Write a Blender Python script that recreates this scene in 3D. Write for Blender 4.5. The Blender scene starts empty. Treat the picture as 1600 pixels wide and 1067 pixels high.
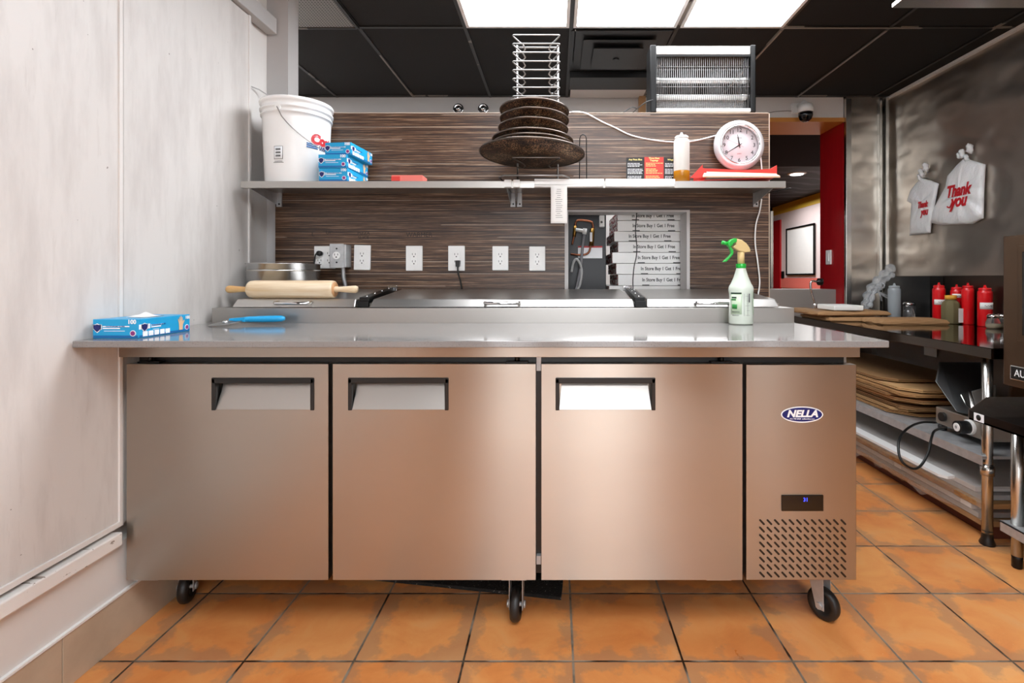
import bpy, bmesh, math, random
from mathutils import Vector, Matrix
random.seed(7)
SC = bpy.context.scene
COL = SC.collection
PI = math.pi
H = 1.155                                  # camera height

# ------------------------------------------------------------------ camera
cam_d = bpy.data.cameras.new('camera'); cam = bpy.data.objects.new('camera', cam_d); COL.objects.link(cam)
cam.location = (0, 0, H); cam.rotation_euler = (PI/2, 0, 0)
cam_d.sensor_width = 36; cam_d.lens = 18.0
cam_d.shift_x = -68/1600; cam_d.shift_y = -100.5/1600
cam_d.clip_start = .02
SC.camera = cam
# ------------------------------------------------------------------ world, exposure
w = bpy.data.worlds.new('world'); SC.world = w; w.use_nodes = True
w.node_tree.nodes['Background'].inputs[0].default_value = (.93, .96, 1, 1)
w.node_tree.nodes['Background'].inputs[1].default_value = 4.2
vs = SC.view_settings
vs.view_transform = 'Standard'; vs.look = 'None'; vs.gamma = 1; vs.use_curve_mapping = False
vs.exposure = 0.32
SC.cycles.use_denoising = True
SC.cycles.max_bounces = 8
SC.cycles.sample_clamp_indirect = 6
LAMP = 10.0                                 # strength of the ceiling diffusers
def area(name, loc, rot, sx, sy, power, col=(1, 1, 1)):
    l = bpy.data.lights.new(name, 'AREA'); l.shape = 'RECTANGLE'; l.size = sx; l.size_y = sy
    l.energy = power; l.color = col
    o = bpy.data.objects.new(name, l); COL.objects.link(o); o.location = loc; o.rotation_euler = rot
    return o
area('dining_room_fill', (3.4, 8.2, 2.5), (0, 0, 0), 1.6, 2.4, 70)  # unseen area lamp added to light the dining room

# ------------------------------------------------------------------ helpers
def px(x, y, Z):                           # a point at depth Z seen at the photo's pixel x, y
    return Vector(((x-868)*Z/800, Z, H-(y-433)*Z/800))
WORLD = {}
def thing(name, label, cat, loc=(0, 0, 0), rz=0, group=None, rot=None):
    o = bpy.data.objects.new(name, None); COL.objects.link(o)
    o.empty_display_size = .05
    o.location = loc; o.rotation_euler = rot if rot else (0, 0, rz)
    o['label'] = label; o['category'] = cat
    if group: o['group'] = group
    from mathutils import Euler
    WORLD[o] = Matrix.Translation(Vector(loc)) @ Euler(o.rotation_euler).to_matrix().to_4x4()
    return o
def tag(o, label, cat, group=None, kind=None):
    o['label'] = label; o['category'] = cat
    if group: o['group'] = group
    if kind: o['kind'] = kind
    return o
def dup(root, loc=None, rz=None, label=None):
    r = root.copy(); COL.objects.link(r)
    if loc is not None: r.location = loc
    if rz is not None: r.rotation_euler = (0, 0, rz)
    if label: r['label'] = label
    for ch in list(root.children):
        c = ch.copy(); COL.objects.link(c); c.parent = r
        for g in list(ch.children):
            d = g.copy(); COL.objects.link(d); d.parent = c
    return r

class B:
    def __init__(s): s.bm = bmesh.new()
    def _xf(s, vs, m):
        if m is not None: bmesh.ops.transform(s.bm, matrix=m, verts=vs)
    def box(s, x0, x1, y0, y1, z0, z1, m=None):
        v = [s.bm.verts.new(p) for p in [(x0,y0,z0),(x1,y0,z0),(x1,y1,z0),(x0,y1,z0),(x0,y0,z1),(x1,y0,z1),(x1,y1,z1),(x0,y1,z1)]]
        for f in [(0,3,2,1),(4,5,6,7),(0,1,5,4),(1,2,6,5),(2,3,7,6),(3,0,4,7)]: s.bm.faces.new([v[i] for i in f])
        s._xf(v, m); return s
    def hexa(s, P):                        # 8 corners, bottom four then top four
        v = [s.bm.verts.new(p) for p in P]
        for f in [(0,3,2,1),(4,5,6,7),(0,1,5,4),(1,2,6,5),(2,3,7,6),(3,0,4,7)]: s.bm.faces.new([v[i] for i in f])
        return s
    def cyl(s, p0, p1, r, r2=None, n=24, cap=True):
        p0 = Vector(p0); p1 = Vector(p1); r2 = r if r2 is None else r2
        d = (p1-p0).normalized(); a = d.orthogonal().normalized(); b = d.cross(a)
        A = []; Bq = []
        for i in range(n):
            t = 2*PI*i/n; u = a*math.cos(t)+b*math.sin(t)
            A.append(s.bm.verts.new(p0+u*r)); Bq.append(s.bm.verts.new(p1+u*r2))
        for i in range(n):
            f = s.bm.faces.new([A[i], A[(i+1)%n], Bq[(i+1)%n], Bq[i]]); f.smooth = True
        if cap: s.bm.faces.new(A[::-1]); s.bm.faces.new(Bq)
        return s
    def lathe(s, prof, c=(0,0,0), n=32, m=None, cap0=True, cap1=True):   # prof: (r, z)
        rings = []; allv = []
        for r, z in prof:
            ring = [s.bm.verts.new((c[0]+r*math.cos(2*PI*i/n), c[1]+r*math.sin(2*PI*i/n), c[2]+z)) for i in range(n)]
            rings.append(ring); allv += ring
        for a, b in zip(rings, rings[1:]):
            for i in range(n):
                f = s.bm.faces.new([a[i], a[(i+1)%n], b[(i+1)%n], b[i]]); f.smooth = True
        if cap0 and prof[0][0] > 1e-4: s.bm.faces.new(rings[0][::-1])
        if cap1 and prof[-1][0] > 1e-4: s.bm.faces.new(rings[-1])
        s._xf(allv, m); return s
    def tube(s, pts, r, n=8, closed=False):
        pts = [Vector(p) for p in pts]; N = len(pts); rings = []
        up = None
        for i, p in enumerate(pts):
            if closed: d = (pts[(i+1)%N]-pts[i-1])
            else: d = pts[min(i+1, N-1)]-pts[max(i-1, 0)]
            d.normalize()
            if up is None: up = d.orthogonal().normalized()
            a = (up-d*up.dot(d))
            if a.length < 1e-5: a = d.orthogonal()
            a.normalize(); up = a; b = d.cross(a)
            rr = r[i] if isinstance(r, (list, tuple)) else r
            rings.append([s.bm.verts.new(p+(a*math.cos(2*PI*k/n)+b*math.sin(2*PI*k/n))*rr) for k in range(n)])
        prs = list(zip(rings, rings[1:]))
        if closed: prs.append((rings[-1], rings[0]))
        for A, Bq in prs:
            for k in range(n):
                f = s.bm.faces.new([A[k], A[(k+1)%n], Bq[(k+1)%n], Bq[k]]); f.smooth = True
        if not closed: s.bm.faces.new(rings[0][::-1]); s.bm.faces.new(rings[-1])
        return s
    def prism(s, poly, vec, m=None):       # poly: 3D points, extruded along vec
        vec = Vector(vec)
        a = [s.bm.verts.new(p) for p in poly]; b = [s.bm.verts.new(Vector(p)+vec) for p in poly]
        n = len(a)
        s.bm.faces.new(a[::-1]); s.bm.faces.new(b)
        for i in range(n): s.bm.faces.new([a[i], a[(i+1)%n], b[(i+1)%n], b[i]])
        s._xf(a+b, m); return s
    def grid(s, f, nu, nv, smooth=True):   # f(u, v) with u, v in 0..1
        V = [[s.bm.verts.new(f(i/nu, j/nv)) for j in range(nv+1)] for i in range(nu+1)]
        for i in range(nu):
            for j in range(nv):
                q = s.bm.faces.new([V[i][j], V[i+1][j], V[i+1][j+1], V[i][j+1]]); q.smooth = smooth
        return s
    def obj(s, name, mat, parent=None, bevel=0, local=False, solid=0, recalc=True, org=True, seg=2):
        if recalc: bmesh.ops.recalc_face_normals(s.bm, faces=s.bm.faces[:])
        me = bpy.data.meshes.new(name); s.bm.to_mesh(me); s.bm.free()
        return link(name, me, mat, parent, bevel, local, solid, org, seg)
def link(name, me, mat, parent=None, bevel=0, local=False, solid=0, org=True, seg=2):
    if mat is not None: me.materials.clear(); me.materials.append(mat)
    o = bpy.data.objects.new(name, me); COL.objects.link(o)
    if parent is not None:
        W = WORLD[parent]
        if not local: me.transform(W.inverted())
        o.parent = parent; WORLD[o] = W
    else:
        if org and len(me.vertices):
            xs = [v.co.x for v in me.vertices]; ys = [v.co.y for v in me.vertices]; zs = [v.co.z for v in me.vertices]
            c = Vector(((min(xs)+max(xs))/2, (min(ys)+max(ys))/2, min(zs)))
            me.transform(Matrix.Translation(-c)); o.location = c
            WORLD[o] = Matrix.Translation(c)
        else: WORLD[o] = Matrix.Identity(4)
    if bevel:
        b = o.modifiers.new('b', 'BEVEL'); b.width = bevel; b.segments = seg; b.limit_method = 'ANGLE'; b.angle_limit = math.radians(40)
    if solid:
        b = o.modifiers.new('s', 'SOLIDIFY'); b.thickness = solid; b.offset = 0
    return o
def struct(o): o['kind'] = 'structure'; return o
R_FRONT = Matrix.Rotation(PI/2, 4, 'X')                                    # faces the camera
R_LEFT = Matrix.Rotation(-PI/2, 4, 'Z') @ R_FRONT                          # faces -X
R_RIGHT = Matrix.Rotation(PI/2, 4, 'Z') @ R_FRONT                          # faces +X
def text(name, s, size, loc, mat, parent, R=R_FRONT, off=.0, shear=0, align='CENTER', width=None, ext=.0004, local=False, wrap=None, space=1):
    c = bpy.data.curves.new(name, 'FONT'); c.body = s; c.size = size; c.align_x = align; c.align_y = 'CENTER'
    c.offset = off; c.shear = shear; c.extrude = ext; c.resolution_u = 3; c.space_character = space
    t = bpy.data.objects.new('tmp', c); COL.objects.link(t)
    bpy.context.view_layer.update()
    me = bpy.data.meshes.new_from_object(t.evaluated_get(bpy.context.evaluated_depsgraph_get()))
    bpy.data.objects.remove(t)
    if width:
        xs = [v.co.x for v in me.vertices]; k = width/(max(xs)-min(xs)); me.transform(Matrix.Diagonal((k, 1, 1, 1)))
    if wrap:                               # bend round a vertical cylinder: (centre, radius, angle)
        cx, cy, r, ang, tilt = wrap
        for v in me.vertices:
            a = ang+v.co.x/r; z = loc[2]+v.co.y+tilt*v.co.x
            rr = r+.0006+v.co.z
            v.co = Vector((cx+rr*math.sin(a), cy-rr*math.cos(a), z))
    else: me.transform(Matrix.Translation(Vector(loc)) @ R)
    return link(name, me, mat, parent, local=local)

# ------------------------------------------------------------------ materials
def col(h):
    if isinstance(h, str):
        h = h.lstrip('#'); v = [int(h[i:i+2], 16)/255 for i in (0, 2, 4)]
        return tuple((c/12.92 if c <= .04045 else ((c+.055)/1.055)**2.4) for c in v)+(1,)
    return tuple(h)+(1,)
class M:
    def __init__(s, name, c='#808080', rough=.5, metal=0, **kw):
        s.m = bpy.data.materials.new(name); s.m.use_nodes = True; s.t = s.m.node_tree; s.n = s.t.nodes
        s.b = s.n['Principled BSDF']; s.b.inputs['Base Color'].default_value = col(c)
        s.b.inputs['Roughness'].default_value = rough; s.b.inputs['Metallic'].default_value = metal
        for k, v in kw.items(): s.b.inputs[k.replace('_', ' ')].default_value = v
    def N(s, t, **kw):
        n = s.n.new(t)
        for k, v in kw.items():
            if k in n.inputs: n.inputs[k].default_value = v
            else: setattr(n, k, v)
        return n
    def L(s, a, b): s.t.links.new(a, b)
    def coord(s, scale=(1, 1, 1), gen='Object', loc=(0, 0, 0), rot=(0, 0, 0)):
        t = s.N('ShaderNodeTexCoord'); mp = s.N('ShaderNodeMapping')
        mp.inputs['Scale'].default_value = scale; mp.inputs['Location'].default_value = loc; mp.inputs['Rotation'].default_value = rot
        s.L(t.outputs[gen], mp.inputs[0]); return mp.outputs[0]
    def noise(s, co, scale=5, detail=4, rough=.55, dist=0):
        n = s.N('ShaderNodeTexNoise'); n.inputs['Scale'].default_value = scale; n.inputs['Detail'].default_value = detail
        n.inputs['Roughness'].default_value = rough; n.inputs['Distortion'].default_value = dist
        s.L(co, n.inputs['Vector']); return n.outputs['Fac']
    def ramp(s, f, stops):
        r = s.N('ShaderNodeValToRGB'); e = r.color_ramp.elements
        while len(e) < len(stops): e.new(.5)
        for el, (p, c) in zip(e, stops): el.position = p; el.color = col(c)
        s.L(f, r.inputs[0]); return r.outputs[0]
    def mix(s, f, a, b, mode='MIX'):
        n = s.N('ShaderNodeMix', data_type='RGBA', blend_type=mode)
        for i, v in ((0, f), (6, a), (7, b)):
            if hasattr(v, 'links'): s.L(v, n.inputs[i])
            else: n.inputs[i].default_value = v if i == 0 else col(v)
        return n.outputs[2]
    def math(s, op, a, b=0):
        n = s.N('ShaderNodeMath', operation=op)
        for i, v in ((0, a), (1, b)):
            if hasattr(v, 'links'): s.L(v, n.inputs[i])
            else: n.inputs[i].default_value = v
        return n.outputs[0]
    def bump(s, f, st=.2, d=.01):
        n = s.N('ShaderNodeBump'); n.inputs['Strength'].default_value = st; n.inputs['Distance'].default_value = d
        s.L(f, n.inputs['Height']); s.L(n.outputs[0], s.b.inputs['Normal']); return s
    def base(s, c): s.L(c, s.b.inputs['Base Color']); return s
    def rough(s, f, a, b):
        n = s.N('ShaderNodeMapRange'); n.inputs['To Min'].default_value = a; n.inputs['To Max'].default_value = b
        s.L(f, n.inputs[0]); s.L(n.outputs[0], s.b.inputs['Roughness']); return s

def mk_steel(name, c='#c8c4be', r=.3, aniso=.0, streak=(2, 2, 300), bump=0, lo=.9, wav=0):
    m = M(name, c, r, 1)
    co = m.coord(streak)
    f = m.noise(co, 1.0, 3, .6)
    big = m.noise(m.coord((1.5, 1.5, 3)), 1.7, 5, .6)
    cc = col(c)
    m.base(m.mix(big, tuple(v*lo for v in cc[:3]), cc[:3]))
    fr = m.math('ADD', m.math('MULTIPLY', f, .6), m.math('MULTIPLY', big, .4))
    m.rough(fr, r*.94, r*1.12)
    if aniso:
        m.b.inputs['Anisotropic'].default_value = aniso
        t = m.N('ShaderNodeTangent', direction_type='RADIAL', axis='Z'); m.L(t.outputs[0], m.b.inputs['Tangent'])
        m.b.inputs['Anisotropic Rotation'].default_value = 0.25
    if wav:
        m.bump(m.noise(m.coord((1, 1.0, 1.6)), 2.2, 2, .5), wav, .05)
    elif bump: m.bump(f, bump, .002)
    return m
steel_door = mk_steel('brushed_steel', '#b8b0a6', .31, .9)
steel = mk_steel('steel', '#d2d0cb', .235, 0)
steel_shelf = mk_steel('shelf_steel', '#b4b0ab', .33, 0)
steel_lid = mk_steel('lid_steel', '#cfccc8', .32, 0)
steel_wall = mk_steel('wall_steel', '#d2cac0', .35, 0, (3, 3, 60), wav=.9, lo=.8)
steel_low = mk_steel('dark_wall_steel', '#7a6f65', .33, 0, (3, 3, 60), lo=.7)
steel_table = mk_steel('table_steel', '#665e57', .08, 0, bump=0)
steel_oven = mk_steel('oven_steel', '#7d6755', .38, 0, lo=.7)
zinc = M('zinc', '#a7a9aa', .45, .6); zinc.base(zinc.mix(zinc.noise(zinc.coord(), 30, 4), '#a0a3a6', '#d2d3d4'))
pan_steel = M('pan_steel', '#c8c8c8', .24, 1)
chrome = M('chrome', '#dddddd', .08, 1)
wire = M('wire_steel', '#9c9a98', .3, 1)
grille_m = M('grille_wire', '#8d8d8d', .5, .6)
darkmetal = M('dark_metal', '#2c2c2c', .35, .9)
copper = M('copper', '#8f5a42', .38, 1)
brass = M('brass', '#8a6a35', .35, 1)
def plain(name, c, r=.5, **kw):
    m = M(name, c, r, 0, **kw); n = m.noise(m.coord(), 12, 3)
    cc = col(c); m.base(m.mix(n, tuple(v*.93 for v in cc[:3]), cc[:3])); return m
black = plain('black_plastic', '#121212', .35)
rubber = plain('black_rubber', '#1b1a19', .45)
white_p = plain('white_plastic', '#ececea', .35)
white_g = plain('white_gloss', '#f3f3f1', .2)
grey_p = plain('grey_plastic', '#77767a', .45)
blue_box = plain('blue_card', '#129fd4', .35)
blue_dark = plain('blue_dark_card', '#0b66a8', .35)
blue_lt = plain('pale_blue_card', '#8fd3ee', .35)
navy = plain('navy_print', '#101c66', .35)
white_ink = plain('white_print', '#f2f4f6', .4)
black_ink = plain('black_print', '#1a1a1a', .5)
grey_ink = plain('grey_print', '#6d6d6d', .5)
red_ink = plain('red_print', '#c01a24', .45)
red_card = plain('red_card', '#d2392f', .5)
pink_card = plain('coral_card', '#e0766a', .5)
paper = plain('paper', '#eeece8', .6)
cyan_p = plain('cyan_plastic', '#1fa3dd', .3)
green_p = plain('green_plastic', '#1fae3c', .3)
tan_p = plain('tan_plastic', '#d8bd84', .4)
skin_print = plain('beige_print', '#e2bd98', .5)
amber = M('amber_sauce', '#c98518', .2, 0); amber.b.inputs['Transmission Weight'].default_value = .35
red_sq = M('red_squeeze', '#d9121a', .28, 0, Subsurface_Weight=.05)
foam = plain('white_foam', '#f2f1ec', .7)
olive = plain('dried_herbs', '#6e6544', .8)
yellow_p = plain('yellow_plastic', '#e3a83a', .4)
milk = M('milky_plastic', '#f1f0ea', .3, 0, Transmission_Weight=.25)
milk_spray = M('pale_green_plastic', '#e6efe2', .25, 0, Transmission_Weight=.2)
clear_grey = M('clear_plastic', '#b4bcc0', .2, 0, Transmission_Weight=.35)
glass = M('glass', '#ffffff', .03, 0, Transmission_Weight=.95, IOR=1.45)
film = M('plastic_film', '#e8ecef', .22, 0, Transmission_Weight=.55, Alpha=.55)
film.bump(film.noise(film.coord(), 22, 4), .9, .01)
film_low = M('stretch_film', '#dcd9d4', .18, 0, Alpha=.26)
film_low.bump(film_low.noise(film_low.coord((1, 3, 3)), 14, 4), .9, .01)

wood_pin = M('pale_beech', '#e6cda9', .45)
wood_pin.base(wood_pin.ramp(wood_pin.noise(wood_pin.coord((3, 60, 60)), 1.2, 4), [(.3, '#d8b98f'), (.7, '#efdcc0')]))
wood_end = M('end_grain', '#cf9c6c', .6)
wood_hdl = M('handle_wood', '#d8ab6e', .4); wood_hdl.base(wood_hdl.ramp(wood_hdl.noise(wood_hdl.coord((4, 70, 70)), 1, 4), [(.3, '#c58f52'), (.7, '#e6c48c')]))

# dark striped laminate
lam = M('striped_laminate', '#4a3a30', .33)
f1 = lam.noise(lam.coord((2.2, 1, 230)), 1, 5, .75)
f2 = lam.noise(lam.coord((6, 1, 640)), 1, 3, .7)
f3 = lam.noise(lam.coord((.25, 1, 34)), 1, 2, .5)
fs = lam.math('ADD', lam.math('MULTIPLY', f1, .55), lam.math('MULTIPLY', f2, .45))
cbase = lam.ramp(fs, [(.40, '#1b100a'), (.49, '#3d291d'), (.555, '#694c37'), (.64, '#b39a80')])
# pale joints between the strips
tc = lam.N('ShaderNodeTexCoord'); sx = lam.N('ShaderNodeSeparateXYZ'); lam.L(tc.outputs['Object'], sx.inputs[0])
zz = lam.math('DIVIDE', sx.outputs[2], .0585)
fr = lam.math('FRACT', zz)
ln = lam.math('LESS_THAN', fr, .035)
seg = lam.math('GREATER_THAN', lam.noise(lam.coord((.8, 1, 17.1)), 1.3, 1), .5)
ln = lam.math('MULTIPLY', lam.math('MULTIPLY', ln, seg), .7)
lam.base(lam.mix(ln, cbase, '#c9b8a6'))
lam.bump(fs, .08, .002)

# terracotta floor
tile = M('terracotta_tiles', '#c07038', .3)
tc = tile.N('ShaderNodeTexCoord'); mp = tile.N('ShaderNodeMapping'); T = .33
mp.inputs['Scale'].default_value = (1/T, 1/T, 1); mp.inputs['Location'].default_value = (-.053/T, -1.54/T, 0)
tile.L(tc.outputs['Object'], mp.inputs[0])
sp = tile.N('ShaderNodeSeparateXYZ'); tile.L(mp.outputs[0], sp.inputs[0])
def edge(o):
    fr = tile.math('FRACT', tile.math('ADD', o, 100)); return tile.math('SUBTRACT', .5, tile.math('ABSOLUTE', tile.math('SUBTRACT', fr, .5)))
ed = tile.math('MINIMUM', edge(sp.outputs[0]), edge(sp.outputs[1]))
wob = tile.noise(tile.coord(), 26, 4)
ed2 = tile.math('ADD', ed, tile.math('MULTIPLY', tile.math('SUBTRACT', wob, .5), .012))
cb = tile.N('ShaderNodeCombineXYZ')
tile.L(tile.math('FLOOR', sp.outputs[0]), cb.inputs[0]); tile.L(tile.math('FLOOR', sp.outputs[1]), cb.inputs[1])
wn = tile.N('ShaderNodeTexWhiteNoise', noise_dimensions='2D'); tile.L(cb.outputs[0], wn.inputs['Vector'])
va = tile.N('ShaderNodeVectorMath', operation='ADD'); tile.L(tc.outputs['Object'], va.inputs[0]); tile.L(wn.outputs['Color'], va.inputs[1])
n1 = tile.noise(va.outputs[0], 5.5, 6, .62, .6)
n2 = tile.noise(va.outputs[0], 2.2, 3, .5)
c1 = tile.ramp(n1, [(.3, '#c2713a'), (.45, '#d98a4b'), (.58, '#e39f5e'), (.75, '#dcae7c')])
c2 = tile.ramp(n2, [(.35, '#d38244'), (.65, '#e8aa68')])
cc = tile.mix(.45, c1, c2)
tint = tile.N('ShaderNodeMapRange'); tile.L(wn.outputs['Value'], tint.inputs[0]); tint.inputs['To Max'].default_value = .22
cc = tile.mix(tint.outputs[0], cc, '#b05f30')
# grey worn borders
nb = tile.noise(tile.coord((1, 1, 1)), 8, 5, .6)
wear = tile.N('ShaderNodeMapRange'); tile.L(tile.math('ADD', ed, tile.math('MULTIPLY', tile.math('SUBTRACT', nb, .56), .9)), wear.inputs[0])
wear.inputs['From Min'].default_value = .0; wear.inputs['From Max'].default_value = .085
wear.inputs['To Min'].default_value = .42; wear.inputs['To Max'].default_value = 0
cc = tile.mix(wear.outputs[0], cc, '#84705f')
sp_n = tile.noise(tile.coord(), 160, 2)
speck = tile.math('GREATER_THAN', sp_n, .74)
cc = tile.mix(tile.math('MULTIPLY', speck, .7), cc, '#d8c3a4')
gl = tile.math('LESS_THAN', ed2, .0105)
gcol = tile.ramp(tile.noise(tile.coord(), 9, 3), [(.4, '#2a1c12'), (.6, '#8d8274')])
tile.base(tile.mix(gl, cc, gcol))
tile.rough(n1, .22, .42)
hgt = tile.N('ShaderNodeMapRange'); tile.L(ed2, hgt.inputs[0]); hgt.inputs['From Max'].default_value = .02
tile.bump(tile.math('ADD', hgt.outputs[0], tile.math('MULTIPLY', n1, .25)), .35, .004)

wallp = M('painted_panel', '#d9d6d2', .45)
st = wallp.noise(wallp.coord((1, 4, .8)), 2.4, 6, .65)
st2 = wallp.noise(wallp.coord((1, 26, 2.2), loc=(0, 3, 0)), 1.3, 6, .7)
spk = wallp.noise(wallp.coord(loc=(3, 1, 2)), 40, 2, .5)
c = wallp.ramp(st, [(.3, '#bfbab6'), (.55, '#d0ccc8')])
d = wallp.math('MULTIPLY', wallp.math('GREATER_THAN', st2, .63), .10)
c = wallp.mix(d, c, '#9a8f86')
c = wallp.mix(wallp.math('MULTIPLY', wallp.math('GREATER_THAN', spk, .775), .7), c, '#5b5048')
wallp.base(c)
paint = plain('grey_white_paint', '#b9b6b4', .5)
paint_l = plain('white_paint', '#dcd8d4', .5)
chip = M('chipped_white_paint', '#e2dfdb', .4)
chip.base(chip.mix(chip.math('GREATER_THAN', chip.noise(chip.coord((1, 6, 18)), 3.2, 4), .66), '#e3e0dc', '#8a7f74'))
basetile = plain('beige_tile', '#a58f78', .3)
basetile.base(basetile.ramp(basetile.noise(basetile.coord(), 6, 5), [(.3, '#b09c86'), (.7, '#c8b49c')]))
blackt = M('black_ceiling_tile', '#080706', .8); blackt.bump(blackt.noise(blackt.coord(), 160, 3), .3, .003)
blackt.base(blackt.mix(blackt.math('GREATER_THAN', blackt.noise(blackt.coord(loc=(2, 0, 0)), 13, 6, .7), .72), '#080706', '#201e1c'))
tbar = M('black_grid_bar', '#24211f', .4); tbar.base(tbar.mix(tbar.math('GREATER_THAN', tbar.noise(tbar.coord((1.2, 1.2, 1)), 2.5, 3), .58), '#1c1a18', '#7d766e'))
tbar_w = plain('worn_grid_bar', '#8d877f', .4)
slab_m = M('grey_quartz', '#a9a6a3', .1)
q = slab_m.noise(slab_m.coord(), 260, 2, .6); q2 = slab_m.noise(slab_m.coord(), 3, 4)
slab_m.base(slab_m.mix(slab_m.math('GREATER_THAN', q, .62), slab_m.ramp(q2, [(.3, '#7b7876'), (.7, '#888583')]), '#6e6966'))
cardb = M('cardboard', '#a97b4a', .8)
cardb.base(cardb.ramp(cardb.noise(cardb.coord((2, 14, 40)), 2, 4), [(.3, '#8a6238'), (.7, '#b68a58')]))
cardb2 = plain('cardboard_pale', '#c39a68', .8); cardb3 = plain('cardboard_brown', '#8f6a42', .8)
kraft = plain('kraft_paper', '#a07a52', .75)
kraft.bump(kraft.noise(kraft.coord(), 30, 4), .6, .005)
red_paint = M('red_wall_paint', '#a3121a', .28)
red_paint.base(red_paint.mix(red_paint.noise(red_paint.coord((1, 6, 1)), 3, 4), '#8e0c14', '#b01c22'))
orange_w = plain('orange_wood', '#c98640', .4)
yellow_w = plain('yellow_paint', '#d9b23a', .5)
dark_room = plain('dark_plum_paint', '#150e11', .9, Specular_IOR_Level=.1)
pan_m = M('seasoned_pan_mesh', '#33241b', .5, .25)
v = pan_m.N('ShaderNodeTexVoronoi'); v.inputs['Scale'].default_value = 260; pan_m.L(pan_m.coord(), v.inputs['Vector'])
pn = pan_m.ramp(pan_m.noise(pan_m.coord(), 9, 5, .6), [(.38, '#4a3325'), (.52, '#a47c5a'), (.66, '#e0c09a')])
pan_m.base(pan_m.mix(pan_m.math('GREATER_THAN', v.outputs['Distance'], .62), '#100c0a', pn))
pan_rim = M('pan_rim', '#6b6058', .3, .9)
def emis(name, c, s):
    m = M(name, c, .5); m.b.inputs['Emission Color'].default_value = col(c); m.b.inputs['Emission Strength'].default_value = s; return m
diffuser = emis('lit_diffuser', '#f6faff', LAMP)
led = emis('blue_led', '#3040ff', 3)
down = emis('downlight', '#ffffff', 6)
MAT = lambda m: m.m
for k, v_ in list(globals().items()):
    if isinstance(v_, M): globals()[k] = v_.m

# ================================================================== SETTING
CZ = 2.592
def sbox(name, mat, *a, **k): return struct(B().box(*a).obj(name, mat, **k))
struct(B().box(-3.3, 5.0, -3.2, 11, -.06, 0).obj('floor', tile, org=False))
sbox('wall_left', paint_l, -1.60, -1.41, -3.0, 2.50, 0, CZ)
sbox('wall_left_end', paint, -1.60, -1.306, 2.50, 2.60, 0, CZ)
sbox('wall_far_left', paint, -3.3, -3.2, 2.6, 4.2, 0, CZ)
sbox('wall_left_return', paint, -3.3, -1.60, 2.50, 2.60, 0, CZ)
# ceiling with an opening-free black tile field
struct(B().box(-3.3, 2.8, -3.0, 4.25, CZ, CZ+.05).obj('ceiling', blackt, org=False))
# grid bars
gx = [-2.35, -1.74, -1.13, -.52, .09, .70, 1.31, 1.92, 2.53]; gy = [-1.94, -.72, .5, 1.72, 2.94, 4.05]
g = B()
for x in gx: g.box(x-.010, x+.010, -3, 4.08, CZ-.006, CZ+.002)
for y in gy: g.box(-3.2, 2.66, y-.010, y+.010, CZ-.0055, CZ+.002)
struct(g.obj('trim_1', tbar, org=False))
g = B().box(1.913, 1.925, 2.97, 4.05, CZ-.011, CZ-.005).box(1.303, 1.315, 2.97, 3.6, CZ-.011, CZ-.005).box(-1.136, -1.126, 3.3, 4.05, CZ-.009, CZ-.005)
g.box(.112, .118, 2.96, 3.4, CZ-.010, CZ-.005).box(1.31, 2.1, 2.936, 2.944, CZ-.010, CZ-.005)
struct(g.obj('trim_2', tbar_w, org=False))
# back wall: full height left of the opening, header over it, steel right of it
sbox('wall_back', paint_l, -3.2, .9, 4.09, 4.43, 0, CZ)
sbox('wall_back_header', paint_l, .9, 2.30, 4.09, 4.43, 2.425, CZ)
sbox('wall_back_sill', plain('taupe_paint', '#8d857f', .5).m, .9, 2.30, 4.20, 4.43, 0, 1.055)
sbox('trim_3', orange_w, .9, 2.30, 4.075, 4.45, 2.392, 2.425)
sbox('trim_4', red_paint, 2.30, 2.322, 4.10, 4.45, 0, 2.392)
sbox('wall_back_steel', steel_wall, 2.322, 2.70, 4.085, 4.43, 0, CZ)
g = B().box(2.302, 2.345, 4.055, 4.085, .0, 2.57).box(2.565, 2.585, 4.05, 4.085, 0, 2.57).box(2.60, 2.625, 4.03, 4.085, 0, 2.57)
struct(g.obj('trim_5', steel, bevel=.002))
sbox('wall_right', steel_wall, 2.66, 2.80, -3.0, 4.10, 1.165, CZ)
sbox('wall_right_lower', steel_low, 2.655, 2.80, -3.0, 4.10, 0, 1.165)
struct(B().box(2.636, 2.66, -3, 4.08, CZ-.022, CZ-.004).obj('trim_6', white_g))
rear_m = plain('brown_wall_paint', '#54443a', .6).m
# unseen wall behind the camera, window gaps added for light streaks in the doors
rx = [(-1.6, -.74), (-.25, .13), (1.03, 2.35), (2.62, 2.8)]
for i, (a, b_) in enumerate(rx): sbox('wall_rear' if i == 0 else 'wall_rear_pier', rear_m, a, b_, -3.1, -3.0, 0, CZ)
for i in range(3):
    a, b_ = rx[i][1], rx[i+1][0]
    sbox('wall_rear_header', rear_m, a, b_, -3.1, -3.0, 2.2, CZ)
    sbox('wall_rear_apron', rear_m, a, b_, -3.1, -3.0, 0, .25)
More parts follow.
